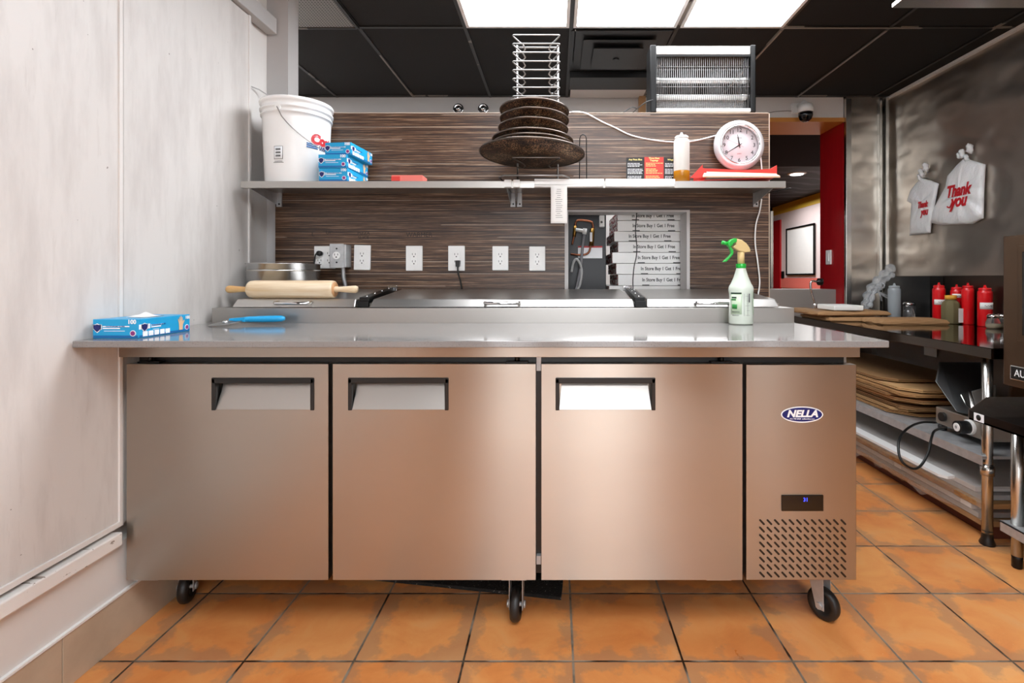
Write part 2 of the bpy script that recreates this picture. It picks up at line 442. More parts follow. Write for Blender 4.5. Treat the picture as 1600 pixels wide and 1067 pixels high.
# dining room seen through the opening
sbox('wall_dining_right', plain('pinkish_white_paint', '#ddccca', .5).m, 4.5, 4.6, 4.43, 10.7, 0, 2.42)
sbox('wall_dining_right_band', yellow_w, 4.49, 4.6, 4.43, 10.7, 2.42, CZ)
sbox('wall_dining_far', dark_room, -1, 4.6, 10.6, 10.7, 0, CZ)
sbox('wall_dining_left', dark_room, .5, .6, 4.43, 10.7, 0, CZ)
sbox('wall_dining_near', red_paint, 2.8, 4.6, 4.33, 4.43, 0, CZ)
swirl = M('black_swirl_ceiling', '#0a0a0b', .6, Specular_IOR_Level=.2)
wv = swirl.N('ShaderNodeTexWave', wave_type='RINGS'); wv.inputs['Scale'].default_value = .9; wv.inputs['Distortion'].default_value = 9; wv.inputs['Detail'].default_value = 2
swirl.L(swirl.coord(), wv.inputs['Vector']); swirl.base(swirl.ramp(wv.outputs['Fac'], [(.80, '#0a0a0b'), (.95, '#39363c')])); swirl = swirl.m
sbox('ceiling_dining', swirl, .5, 4.6, 6.6, 10.7, CZ, CZ+.05)
sbox('ceiling_dining_soffit', dark_room, .5, 4.6, 4.43, 6.6, CZ-.01, CZ+.05)
sbox('trim_7', red_paint, 4.47, 4.5, 10.2, 10.6, 0, 2.3)
sbox('wall_dining_stripe', pink_card, 4.485, 4.5, 8.3, 10.6, .95, 1.14)

# left sliding wall panels, track, base
dA = struct(B().box(-1.402, -1.372, -1.2, 1.618, .372, 2.33).obj('door_1', wallp, bevel=.003))
dB = struct(B().box(-1.405, -1.376, 1.630, 2.306, .372, 2.33).obj('door_2', wallp, bevel=.003))
struct(B().box(-1.376, -1.366, -1.2, 1.618, .372, .388).box(-1.376, -1.3665, 1.606, 1.618, .372, 2.33).box(-1.38, -1.370, 2.292, 2.306, .372, 2.33).obj('trim_8', paint_l, bevel=.001))
struct(B().box(-1.405, -1.355, -1.2, 2.49, 2.335, 2.41).obj('trim_9', paint, bevel=.002))
struct(B().box(-1.41, -1.352, -1.2, 1.60, .318, .360).obj('trim_10', chip, bevel=.004))
struct(B().box(-1.41, -1.378, -1.2, 2.4, .155, .318).obj('trim_11', paint_l))
struct(B().box(-1.41, -1.368, -1.2, 2.4, .153, .160).obj('trim_12', white_p))
g = B(); y = -1.2
for y0 in [1.425-.6*k for k in range(4, -3, -1)]:
    g.box(-1.41, -1.372, y0+.0015, min(y0+.5985, 2.48), 0, .153)
struct(g.obj('baseboard_left', basetile, bevel=.001))
tag(B().tube([(-1.405, 2.33, 2.03), (-1.39, 2.40, 2.035), (-1.36, 2.47, 2.015), (-1.335, 2.49, 2.0)], .003, 6).obj('wall_cable', paint), 'thin pale cable tacked to the jamb above the white bucket', 'cable')

# wood-laminate partition with a pass-through opening
Yp = 2.45; Yq = 2.57
L_, R_, TOP = -1.341, 1.02, 1.939
wx0, wx1, wz1 = .0582, .63, 1.470       # opening
g = B()
def slab(g, x0, x1, z0, z1): g.box(x0, x1, Yp, Yq, z0, z1)
slab(g, L_, wx0, 0, TOP); slab(g, wx1, R_, 0, TOP); slab(g, wx0, wx1, wz1, TOP); slab(g, wx0, wx1, 0, 1.0)
struct(g.obj('wall_partition', lam, org=False))
g = B().box(wx0-.014, wx0+.003, Yp-.003, Yq+.002, 1.0, wz1-.003).box(wx1-.003, wx1+.012, Yp-.003, Yq+.002, 1.0, wz1-.003).box(wx0-.014, wx1+.012, Yp-.003, Yq+.002, wz1-.003, wz1+.006)
struct(g.obj('trim_13', paint))
struct(B().box(R_, R_+.004, Yp-.003, Yq, 0, TOP).box(L_, R_, Yp+.001, Yq, TOP, TOP+.004).obj('trim_14', plain('pale_edging', '#b9a695', .5).m))

# ================================================================== CEILING THINGS
def troffer(i, x0, x1, y0, y1, lab):
    t = thing('ceiling_light', lab, 'ceiling light', ((x0+x1)/2, (y0+y1)/2, CZ), 0, 'ceiling lights')
    B().box(x0, x0+.018, y0, y1, CZ-.014, CZ).box(x1-.018, x1, y0, y1, CZ-.014, CZ).box(x0+.018, x1-.018, y0, y0+.018, CZ-.014, CZ).box(x0+.018, x1-.018, y1-.018, y1, CZ-.014, CZ).obj('frame', white_p, t)
    B().box(x0+.018, x1-.018, y0+.018, y1-.018, CZ-.008, CZ-.001).obj('diffuser', diffuser, t)
troffer(0, -.508, .078, 1.735, 2.925, 'lit white ceiling panel above the wire pan rack, leftmost of the three')
troffer(1, .102, .688, 1.735, 2.925, 'lit white ceiling panel in the middle, above the black diffuser')
troffer(2, .712, 1.298, 1.735, 2.925, 'lit white ceiling panel over the insect zapper, rightmost of the three')
for x0 in (-.508, .712):
    for y0 in (-.70, -3.0+.05):
        struct(B().box(x0+.018, x0+.57, y0+.02, y0+1.17, CZ-.010, CZ-.001).obj('unseen_lit_panel', diffuser))  # assumed lit panels over and behind the camera, out of view
struct(B().box(-3.1, -2.4, 2.95, 4.0, CZ-.010, CZ-.001).obj('unseen_lit_panel', diffuser))  # unseen panel added to brighten the back wall and the right wall's reflection
for y0 in (-.70, -2.95): struct(B().box(.12, .67, y0+.02, y0+1.17, CZ-.010, CZ-.001).obj('unseen_lit_panel', diffuser))  # unseen middle panels added for more light on the front floor
# perforated tile
perf = M('perforated_metal', '#9a9894', .4, .6)
vv = perf.N('ShaderNodeTexVoronoi'); vv.inputs['Scale'].default_value = 62; vv.inputs['Randomness'].default_value = 0
perf.L(perf.coord(), vv.inputs['Vector']); perf.base(perf.mix(perf.math('LESS_THAN', vv.outputs['Distance'], .36), '#8e8c88', '#0a0a0a')); perf = perf.m
t = thing('ceiling_vent', 'perforated grey metal return vent in the black ceiling, top left', 'vent', (-1.44, 2.3, CZ))
B().box(-1.73, -1.145, 1.75, 2.925, CZ-.012, CZ-.006).obj('perforated_plate', perf, t)
B().box(-1.14, -1.125, 1.73, 2.935, CZ-.016, CZ-.004).box(-1.73, -1.14, 2.925, 2.938, CZ-.016, CZ-.004).obj('frame', tbar, t)
# black four-way diffuser
blk = plain('black_paint_metal', '#0e0d0c', .45)
blk = blk.m
cxd, cyd = .385, 3.26
t = thing('ceiling_diffuser', 'black square air diffuser in the ceiling behind the zapper', 'air diffuser', (cxd, cyd, CZ))
g = B().box(cxd-.295, cxd+.295, cyd-.29, cyd+.29, CZ-.010, CZ-.002); g.obj('frame', blk, t, bevel=.003)
for k, (r, z) in enumerate(((.22, .028), (.155, .05))):
    g = B(); a = r; b_ = r-.05
    g.hexa([(cxd-a, cyd-a, CZ-z), (cxd+a, cyd-a, CZ-z), (cxd+a, cyd+a, CZ-z), (cxd-a, cyd+a, CZ-z),
            (cxd-b_, cyd-b_, CZ-.008), (cxd+b_, cyd-b_, CZ-.008), (cxd+b_, cyd+b_, CZ-.008), (cxd-b_, cyd+b_, CZ-.008)])
    g.obj('cone', blk, t, bevel=.004)
B().lathe([(.02, -.058), (.02, -.045)], (cxd, cyd, CZ)).obj('cap', darkmetal, t)
tag(B().box(.10, .69, 3.56, 3.79, CZ-.05, CZ-.006).obj('duct_cover', blk), 'black painted duct cover beside the square ceiling diffuser', 'duct cover')
struct(B().box(.115, .69, 3.80, 4.07, CZ-.012, CZ-.006).obj('ceiling_tile_white', paint_l))
tag(B().box(.66, .71, 4.03, 4.085, 1.9, 2.66 if False else CZ-.01).obj('wood_strip', plain('tan_wood', '#b58a5c', .6).m), 'tan wooden strip on the back wall beside the zapper', 'wood strip')
for x, lab in ((716, 'round chrome recessed fitting on the back wall, left of two'), (755, 'round chrome recessed fitting on the back wall nearest the pan stack')):
    p = px(x, 170, 4.07)
    t = thing('wall_fitting', lab, 'wall fitting', p, 0, 'chrome wall fittings')
    Rm = Matrix.Translation(p) @ R_FRONT
    B().lathe([(.044, -.018), (.044, 0), (.034, .006), (.026, -.004), (.0, -.004)], m=Rm).obj('rim', chrome, t)
    B().lathe([(.018, -.004), (.018, .014), (.010, .022), (0, .022)], m=Rm).obj('head', chrome, t)
# security camera
p = px(1250, 168, 4.05)
t = thing('security_camera', 'white dome security camera with black lens ball above the opening', 'camera', p)
B().box(p.x-.055, p.x+.055, 4.06, 4.09, p.z-.04, p.z+.04).obj('mount', white_p, t, bevel=.004)
B().tube([(p.x, 4.07, p.z+.01), (p.x, 3.98, p.z+.012), (p.x, 3.96, p.z-.01)], .022, 12).obj('arm', white_p, t)
B().lathe([(.0, .0), (.03, .0), (.05, -.012), (.056, -.035), (.056, -.07)], (p.x, 3.96, p.z)).obj('housing', white_p, t)
B().lathe([(.053, -.07), (.052, -.095), (.042, -.122), (.022, -.138), (0, -.142)], (p.x, 3.96, p.z)).obj('lens_dome', plain('gloss_black', '#08080a', .06).m, t)
tag(B().tube([(1.68, 4.08, 2.46), (1.75, 4.08, 2.475), (1.85, 4.08, 2.48), (1.93, 4.08, 2.475)], .003, 6).obj('camera_cable', tbar_w), 'thin cable running to the dome camera above the opening', 'cable')
# hood corner top right
t = thing('exhaust_hood', 'steel exhaust hood edge over the oven, top right corner', 'hood', (2.0, 1.4, 2.2))
B().box(1.31, 2.655, .6, 1.97, 2.205, CZ-.01).obj('canopy', steel_shelf, t, bevel=.004)
B().box(1.30, 2.655, .59, 1.98, 2.195, 2.212).obj('lip', steel, t, bevel=.002)
# switch on the red jamb
t = thing('light_switch', 'white rocker light switch on the red door jamb', 'light switch', (2.30, 4.30, 1.32))
B().box(2.288, 2.30, 4.262, 4.338, 1.262, 1.382).obj('plate', white_p, t, bevel=.003)
B().box(2.282, 2.29, 4.284, 4.316, 1.287, 1.357).obj('rocker', white_g, t, bevel=.002)
# dining room items
t = thing('framed_panel', 'large dark-framed board on the bright dining room wall', 'framed board', (4.5, 9.4, 1.18))
g = B()
y0, y1, z0, z1 = 8.84, 9.92, 1.19, 2.09
g.box(4.46, 4.485, y0, y1, z1-.03, z1).box(4.46, 4.485, y0, y1, z0, z0+.03).box(4.46, 4.485, y0, y0+.03, z0, z1).box(4.46, 4.485, y1-.03, y1, z0, z1)
g.obj('frame', darkmetal, t); B().box(4.475, 4.486, y0+.03, y1-.03, z0+.03, z1-.03).obj('board', white_p, t)
p = px(1245, 271, 7.1)
t = thing('downlight', 'round lit downlight in the black swirled dining ceiling', 'downlight', (p.x, 7.1, CZ))
B().lathe([(.10, -.012), (.13, 0)], (p.x, 7.1, CZ), cap0=True).obj('trim_ring', white_p, t)
B().lathe([(.085, -.016), (.085, -.012)], (p.x, 7.1, CZ)).obj('lamp', down, t)
tag(B().box(1.94, 1.965, 4.62, 4.65, 0, 1.75).obj('door_post', steel), 'slim polished metal post just inside the dining opening', 'post')
tag(B().box(4.478, 4.486, 10.05, 10.16, 1.13, 1.27).obj('wall_plate', black), 'small dark plate on the bright dining room wall', 'wall plate')

# ================================================================== PREP REFRIGERATOR
FX0, FX1 = -1.357, .952
t = fr_ = thing('prep_refrigerator', 'long three-door stainless refrigerated prep table on casters under the stone top', 'refrigerator', (-.2, 2.0, 0))
B().box(FX0+.01, FX1-.008, 1.66, 2.43, .196, .955).obj('cabinet', steel_shelf, t, bevel=.002)
B().box(-1.365, .952, 1.600, 1.66, .905, .9535).obj('top_rail', steel_door, t, bevel=.001)
B().box(FX0+.012, FX1-.02, 1.655, 1.6595, .20, .90).obj('gasket', black, t)
def Xp(x, Z=1.62): return (x-868)*Z/800
def door(x0, x1, hx0, hx1, hinge_right):
    a, b_ = Xp(x0), Xp(x1); z0, z1 = .197, .880
    ha, hb = Xp(hx0), Xp(hx1); hz1 = H-(591-433)*1.62/800; hz0 = H-(640-433)*1.62/800
    g = B()                                 # skin with a recess for the pull
    y0, y1 = 1.620, 1.652
    X = [a, ha, hb, b_]; Zs = [z0, hz0, hz1, z1]
    for i in range(3):
        for j in range(3):
            if i == 1 and j == 1: continue
            g.bm.faces.new([g.bm.verts.new(p) for p in [(X[i], y0, Zs[j]), (X[i+1], y0, Zs[j]), (X[i+1], y0, Zs[j+1]), (X[i], y0, Zs[j+1])]])
    bmesh.ops.remove_doubles(g.bm, verts=g.bm.verts[:], dist=1e-5)
    def q(*P): g.bm.faces.new([g.bm.verts.new(p) for p in P])
    q((a, y0, z0), (a, y0, z1), (a, y1, z1), (a, y1, z0)); q((b_, y0, z0), (b_, y0, z1), (b_, y1, z1), (b_, y1, z0))
    q((a, y0, z0), (b_, y0, z0), (b_, y1, z0), (a, y1, z0)); q((a, y0, z1), (b_, y0, z1), (b_, y1, z1), (a, y1, z1))
    q((a, y1, z0), (b_, y1, z0), (b_, y1, z1), (a, y1, z1))
    d = g.obj('door', steel_door, fr_, recalc=True)
    m = .010                                 # black surround, three sides, thicker at the top
    s = B().box(ha-.002, ha+.010, 1.6165, 1.650, hz0-.002, hz1).box(hb-.010, hb+.002, 1.6165, 1.650, hz0-.002, hz1).box(ha-.002, hb+.002, 1.6165, 1.650, hz1-.016, hz1+.002)
    s.obj('handle_surround', black, d, bevel=.002)
    s = B()
    s.bm.faces.new([s.bm.verts.new(p) for p in [(ha+.010, 1.6215, hz0), (hb-.010, 1.6215, hz0), (hb-.018, 1.6505, hz1-.018), (ha+.018, 1.6505, hz1-.018)]])
    s.obj('handle_pocket', steel_shelf, d, solid=.001)
    s = B()
    s.prism([(ha+.009, 1.622, hz0), (ha+.009, 1.650, hz1-.012), (ha+.009, 1.622, hz1-.012)], (.0012, 0, 0))
    s.prism([(hb-.0105, 1.622, hz0), (hb-.0105, 1.650, hz1-.012), (hb-.0105, 1.622, hz1-.012)], (.0012, 0, 0))
    s.obj('handle_cheek', black, d)
    hx = b_-.06 if hinge_right else a+.06
    s = B().box(hx-.035, hx+.035, 1.63, 1.66, .8805, .886).cyl((hx, 1.64, .884), (hx, 1.64, .904), .008, n=12)
    s.obj('hinge', darkmetal, d)
    s = B().box(hx-.05, hx+.03, 1.632, 1.66, .188, .1965).obj('lower_hinge', zinc, d, bevel=.001)
    return d
door(198, 513, 332, 490, False)
door(520, 837, 545, 700, True)
door(846, 1160, 869, 1023, True)
# compressor panel with slots
def capsule(cx, cz, l, w, ang, y):
    P = []
    for k in range(12):
        a = PI*k/5.5-PI/2
        if k < 6: a = -PI/2+PI*k/5; ox = l/2
        else: a = PI/2+PI*(k-6)/5; ox = -l/2
        u, v2 = ox+w/2*math.cos(a), w/2*math.sin(a)
        P.append((cx+u*math.cos(ang)-v2*math.sin(ang), y, cz+u*math.sin(ang)+v2*math.cos(ang)))
    return P
pa, pb = Xp(1166), Xp(1338)
pnl = B().box(pa, pb, 1.620, 1.655, .197, .878).obj('compressor_panel', steel_door, t, bevel=.0015)
g = B()
for r in range(8):
    for c_ in range(12):
        x = Xp(1190.5+c_*11.55); z = H-(815.5+r*11.7-433)*1.62/800
        P = capsule(x, z, .0175, .0062, -PI/4*1.03, 1.6192)
        g.bm.faces.new([g.bm.verts.new(p) for p in P])
g.obj('vent_slot', black, pnl, solid=.0006)['kind'] = 'stuff'
# display
g = B().box(Xp(1221), Xp(1286), 1.6165, 1.622, H-(798-433)*1.62/800, H-(773-433)*1.62/800).obj('temperature_display', plain('display_black', '#050506', .1).m, pnl, bevel=.001)
text('display_digit', '31', .016, (Xp(1258), 1.6160, H-(780-433)*1.62/800), led, pnl)
# oval badge
cx_, cz_ = Xp(1253), H-(647.5-433)*1.62/800
def oval(name, rx_, rz_, y, mat, n=48, th=.0008):
    g = B(); g.prism([(cx_+rx_*math.cos(2*PI*i/n), y, cz_+rz_*math.sin(2*PI*i/n)) for i in range(n)], (0, -th, 0)); return g.obj(name, mat, pnl)
oval('badge', .0665, .0255, 1.6199, white_ink); oval('badge_field', .0630, .0220, 1.6190, navy)
text('badge_lettering', 'NELLA', .030, (cx_, 1.6180, cz_+.002), white_ink, pnl, off=.0012, shear=.25, width=.098)
text('badge_small_lettering', '416 740 2424  nellaonline.com', .007, (cx_, 1.6180, cz_-.0135), white_ink, pnl, width=.078)
text('badge_line_lettering', 'NELLA', .0005, (cx_, 1.6185, cz_), white_ink, pnl) if False else None
# lip joints
B().box(Xp(838), Xp(845), 1.640, 1.66, .235, .262).box(Xp(838), Xp(845), 1.640, 1.66, .855, .90).obj('centre_clip', zinc, t)
# raised pan rail and lids
B().box(-1.351, .939, 2.013, 2.15, .9545, 1.034).box(-1.351, .939, 2.15, 2.43, .9545, 1.045).obj('pan_rail', steel_shelf, t, bevel=.0015)
def lid(x0, x1, name='lid', slope=True):
    z0, z1, zb = 1.036, 1.067, 1.099
    g = B().hexa([(x0, 2.030, z0), (x1, 2.030, z0), (x1-.02, 2.42, z0+.01), (x0+.02, 2.42, z0+.01),
                  (x0+.006, 2.058, z1), (x1-.006, 2.058, z1), (x1-.012, 2.42, zb), (x0+.012, 2.42, zb)])
    l = g.obj(name, steel_lid, t, bevel=.004)
    xc = (x0+x1)/2; hz = 1.055
    P = [(xc-.067, 2.046, hz), (xc-.067, 2.018, hz-.002), (xc-.062, 2.012, hz-.003), (xc+.062, 2.012, hz-.003), (xc+.067, 2.018, hz-.002), (xc+.067, 2.046, hz)]
    B().tube(P, .0065, 10).obj('handle', chrome, l)
    return l
lid(-1.285, -.795); lid(-.738, .315); lid(.362, .889)
for xh in (-.766, .338):
    g = B().box(xh-.022, xh+.022, 2.034, 2.05, 1.036, 1.060).hexa([(xh-.02, 2.05, 1.05), (xh+.02, 2.05, 1.05), (xh+.012, 2.40, 1.085), (xh-.012, 2.40, 1.085), (xh-.02, 2.05, 1.074), (xh+.02, 2.05, 1.074), (xh+.012, 2.40, 1.108), (xh-.012, 2.40, 1.108)])
    h_ = g.obj('hinge_arm', darkmetal, t, bevel=.002)
    g = B()
    for k in range(4): g.lathe([(.005, 0), (.005, .004), (0, .006)], (xh, 2.08+k*.09, 1.0745+k*.09*.0985), 10)
    g.obj('rivet', chrome, h_)
    B().box(xh-.02, xh+.02, 2.405, 2.425, 1.09, 1.116).obj('hinge_block', chrome, h_, bevel=.002)
# casters
def caster(x, y, rz, d=.108):
    p = thing_part = bpy.data.objects.new('caster', None); COL.objects.link(p); p.parent = t
    W = Matrix.Translation((x, y, 0)) @ Matrix.Rotation(rz, 4, 'Z')
    p.matrix_local = WORLD[t].inverted() @ W; WORLD[p] = W
    r = d/2; c = Matrix.Rotation(PI/2, 4, 'Y')
    Rm = Matrix.Translation((0, -.018, r)) @ c
    w = .016
    B().lathe([(0, -w*.5), (r*.52, -w*.55), (r*.60, -w*.9), (r*.86, -w), (r*.97, -w*.6), (r, 0), (r*.97, w*.6), (r*.86, w), (r*.60, w*.9), (r*.52, w*.55), (0, w*.5)], m=Rm, n=40).obj('wheel', rubber, p, local=True)
    g = B()
    for s in (-1, 1):
        g.prism([(s*.0205, -.032, r-.014), (s*.0205, -.004, r-.014), (s*.0205, .030, .172), (s*.0205, -.028, .172)], (s*.003, 0, 0))
    g.box(-.026, .026, -.032, .032, .166, .176).cyl((0, 0, .174), (0, 0, .190), .020, n=20)
    g.obj('fork', zinc, p, local=True, bevel=.001)
    g = B().cyl((-.032, -.018, r), (.032, -.018, r), .007, n=12).cyl((-.031, -.018, r), (-.025, -.018, r), .012, n=6).cyl((.025, -.018, r), (.031, -.018, r), .012, n=6)
    g.obj('axle', zinc, p, local=True)
    B().box(-.045, .045, -.05, .05, .189, .1955).obj('plate', zinc, p, local=True)
caster(-1.315, 1.84, math.radians(15)); caster(-.131, 1.745, math.radians(-4)); caster(.896, 1.745, math.radians(33))
caster(-1.25, 2.34, .4); caster(-.131, 2.34, 1.2); caster(.85, 2.34, -.5)
# stone top
t = thing('stone_countertop', 'long grey quartz slab lying across the front of the prep table', 'countertop', (-.2, 1.7, .955))
B().box(-1.3655, .943, 1.446, 2.012, .9555, .975).obj('slab', slab_m, t, bevel=.0025)
tag(B().box(-.245, -.205, 1.592, 1.5995, .945, .955).obj('tape_scrap', plain('dark_tape', '#3a1d12', .6).m), 'small dark torn scrap stuck under the stone slab edge', 'tape scrap')

# ================================================================== FLOOR MAT
g = B(); g.prism([(-.85, 1.975, .001), (.02, 1.83, .001), (.06, 2.35, .001), (-.85, 2.40, .001)], (0, 0, .012))
mat_ = M('dirty_rubber_mat', '#1a1815', .8); mat_.base(mat_.mix(mat_.math('GREATER_THAN', mat_.noise(mat_.coord(), 90, 3), .66), '#161412', '#77706a')); mat_.bump(mat_.noise(mat_.coord(), 120, 2), .8, .006)
tag(g.obj('floor_mat', mat_.m), 'black rubber mat on the floor beneath the prep table', 'floor mat')

# ================================================================== GLOVE BOXES
def shield(g, cx, cz, s, conv):
    P = [(-.5, .42), (-.25, .44), (0, .56), (.25, .44), (.5, .42), (.48, -.05), (.3, -.35), (0, -.6), (-.3, -.35), (-.48, -.05)]
    g.bm.faces.new([g.bm.verts.new(conv(cx+a*s, cz+b_*s)) for a, b_ in P])
def hand(g, cx, cz, s, conv):
    P = [(-.18, -.5), (.16, -.5), (.2, -.1), (.36, .15), (.30, .2), (.17, .1), (.16, .42), (.10, .43), (.07, .15), (.03, .52), (-.04, .52), (-.04, .15), (-.11, .47), (-.17, .45), (-.14, .1), (-.25, .34), (-.30, .30), (-.2, -.05)]
    g.bm.faces.new([g.bm.verts.new(conv(cx+a*s, cz+b_*s)) for a, b_ in P])
def glove_box(loc, rz, label, w=.13, l=.215, h=.057, opened=False, group=None):
    t = thing('glove_box', label, 'box', loc, rz, group)
    LB = lambda: B()
    def part(g, n, m, par, **k): return g.obj(n, m, par, local=True, **k)
    c = part(LB().box(0, w, 0, l, 0, h), 'carton', blue_box, t, bevel=.001)
    F = lambda u, v_: Vector((u, -.0006, v_)); S = lambda u, v_: Vector((w+.0006, u, v_))
    for cv, Wd, nm in ((F, w, 'end_print'), (S, l, 'side_print')):
        def rect(g, a, b_, c0, d): g.bm.faces.new([g.bm.verts.new(cv(*q)) for q in ((a, c0), (b_, c0), (b_, d), (a, d))])
        g = LB(); rect(g, 0.002, Wd-.002, .002, h*.16); part(g, 'dark_print', blue_dark, c, solid=.0003)
        g = LB()
        rect(g, Wd*.22, Wd*.80 if nm == 'end_print' else Wd*.45, h*.60, h*.66); rect(g, Wd*.22, Wd*.60 if nm == 'end_print' else Wd*.40, h*.50, h*.56)
        rect(g, 0.001, Wd*.2, h*.46, h*.72)
        rect(g, Wd*.25, Wd*.7 if nm == 'end_print' else Wd*.36, h*.38, h*.405)
        if nm == 'side_print':
            for k in range(5): rect(g, Wd*(.07+.105*k), Wd*(.07+.105*k+.085), h*.08, h*.34)
        cxr = Wd*.88 if nm == 'end_print' else Wd*.93
        g.bm.faces.new([g.bm.verts.new(cv(cxr+.0088*math.cos(a*PI/10), h*.27+.0088*math.sin(a*PI/10))) for a in range(20)])
        shield(g, Wd*.10, h*.55, .024, cv)
        part(g, 'printed_lettering', white_ink, c, solid=.0008)
        if cv is F: cv2 = lambda u, v_: Vector((u, -.0014, v_))
        else: cv2 = lambda u, v_: Vector((w+.0014, u, v_))
        g = LB(); shield(g, Wd*.10, h*.55, .0195, cv2)
        part(g, 'shield_print', navy, c, solid=.0003)
        g = LB(); g.bm.faces.new([g.bm.verts.new(cv2(cxr+.0068*math.cos(a*PI/10), h*.27+.0068*math.sin(a*PI/10))) for a in range(20)])
        part(g, 'badge_print', plain('magenta_print', '#8a2f78', .4).m if 'magenta_print' not in bpy.data.materials else bpy.data.materials['magenta_print'], c, solid=.0003)
        if nm == 'side_print':
            g = LB(); hand(g, Wd*.80, h*.55, .044, cv2); part(g, 'hand_print', skin_print, c, solid=.0003)
        me_loc = (Wd*.86, -.0014, h*.86) if cv is F else (w+.0014, Wd*.94, h*.83)
        text('count_print', '100', .017 if cv is F else .014, me_loc, white_ink, c, R=R_FRONT if cv is F else R_RIGHT, off=.0005, local=True)
        text('maker_print', 'POLYETHYLENE GLOVES', .005, (Wd*.50, -.0014, h*.63) if cv is F else (w+.0014, Wd*.36, h*.63), blue_dark, c, R=R_FRONT if cv is F else R_RIGHT, local=True)
    if opened:
        g = LB(); g.prism([(w*.30, l*.35, h), (w*.7, l*.28, h), (w*.8, l*.5, h), (w*.7, l*.72, h), (w*.3, l*.66, h), (w*.22, l*.5, h)], (0, 0, .0006)); part(g, 'opening', black, c)
        g = LB(); g.grid(lambda u, v_: Vector((w*.28+w*.44*u, l*.33+l*.33*v_, h+.001+.011*math.sin(PI*u)*math.sin(PI*v_)*(1+.3*math.sin(9*u+5*v_)))), 10, 10)
        part(g, 'glove', white_p, t)
    return t
glove_box((-1.3555, 1.50, .9752), 0, 'open blue disposable glove carton on the left end of the stone slab', w=.134, l=.21, h=.056, opened=True)
gb = 'glove cartons stacked on the wall shelf'
zs = 1.5635
glove_box((-1.012, 2.19, zs), math.radians(-2), 'blue glove carton at the bottom of the shelf stack', w=.124, l=.215, group=gb)
glove_box((-1.012, 2.185, zs+.0575), math.radians(-3), 'blue glove carton in the middle of the shelf stack', w=.124, l=.215, group=gb)
glove_box((-.990, 2.20, zs+.115), math.radians(-5), 'blue glove carton on top of the shelf stack', w=.115, l=.205, h=.054, group=gb)

# ================================================================== SHELF
t = thing('wall_shelf', 'long stainless shelf mounted on the striped laminate wall', 'shelf', (-.18, 2.3, 1.53))
B().box(-1.337, .978, 2.176, 2.447, 1.556, 1.563).box(-1.337, .978, 2.174, 2.178, 1.534, 1.563).box(-1.337, .978, 2.178, 2.19, 1.534, 1.537).obj('shelf_board', steel_shelf, t, bevel=.0008)
for x in (-1.318, -.203, -.172, .955):
    g = B().box(x-.012, x+.012, 2.438, 2.4485, 1.49, 1.556).prism([(x-.011, 2.44, 1.50), (x-.011, 2.20, 1.545), (x-.011, 2.20, 1.555), (x-.011, 2.44, 1.555)], (.003, 0, 0))
    b_ = g.obj('bracket', zinc, t, bevel=.001)
    B().cyl((x+.002, 2.436, 1.503), (x+.002, 2.44, 1.503), .0045, n=10).obj('screw', darkmetal, b_)
# bucket
bc = (-1.172, 2.325)
t = thing('bucket', 'big white plastic bucket with wire handle on the left end of the shelf', 'bucket', (bc[0], bc[1], zs))
pr = [(0, 0), (.128, 0), (.130, .004), (.1405, .28), (.141, .300), (.147, .301), (.1475, .306), (.1425, .308), (.143, .322), (.150, .323), (.1505, .330), (.1445, .333), (.145, .350), (.151, .352), (.1525, .362), (.150, .368), (.142, .368), (.141, .36), (.127, .02), (0, .018)]
B().lathe(pr, (bc[0], bc[1], zs), 64).obj('pail', white_g, t)
a0 = math.radians(-3)
ex = lambda a, r, z: (bc[0]+r*math.sin(a), bc[1]-r*math.cos(a), zs+z)
for q_ in (a0, a0+PI): B().cyl(ex(q_, .138, .315), ex(q_, .156, .315), .012, n=16).obj('handle_lug', white_g, t)
P = []
for k in range(25):
    u = k/24; a = a0+.0+u*PI*.98
    P.append(ex(a, .1555-.012*math.sin(PI*u)*0+.002, .315-.17*math.sin(PI*u)**.7))
B().tube(P, .0022, 8).obj('bail_handle', wire, t)
text('logo_lettering', 'Costco', .058, (0, 0, zs+.193), red_ink, t, off=.004, shear=.15, wrap=(bc[0], bc[1], .1382, math.radians(83), -.04), space=.95)
text('logo_small_lettering', 'WHOLESALE', .024, (0, 0, zs+.158), navy, t, off=.001, shear=.2, wrap=(bc[0], bc[1], .1372, math.radians(93), -.04))
def wrapbox(name, a, z, wd, ht, mat, r, n=8, tl=0):
    g = B(); g.grid(lambda u, v_: Vector(((bc[0]+(r)*math.sin(a+(u-.5)*wd/r)), bc[1]-(r)*math.cos(a+(u-.5)*wd/r), zs+z+(v_-.5)*ht+tl*(u-.5)*wd)), n, 1)
    return g.obj(name, mat, t, solid=.0004)
for k in range(3): wrapbox('logo_stripe', math.radians(52), .174-k*.008, .050, .005, blue_dark, .1378, tl=-.04)
wrapbox('label_border', math.radians(-6), .125, .040, .056, black_ink, .1362); wrapbox('label_field', math.radians(-6), .125, .037, .053, white_ink, .1368)
for k in range(3): wrapbox('label_block', math.radians(-6), .139-k*.014, .022, .008, grey_ink, .1374)
for k in range(2): wrapbox('label_caption', math.radians(-6), .088-k*.005, .036+.01*k, .0018, black_ink, .1352)
# red box
p = px(638, 281, 2.21)
t = thing('red_carton', 'small flat coral red carton lying on the shelf between the glove cartons and pans', 'carton', (p.x, 2.21, zs))
B().box(p.x-.066, p.x+.066, 2.19, 2.27, zs, zs+.028).obj('carton_body', pink_card, t, bevel=.001)
B().box(p.x-.066, p.x-.03, 2.187, 2.19, zs+.003, zs+.022).obj('carton_flap', red_card, t)
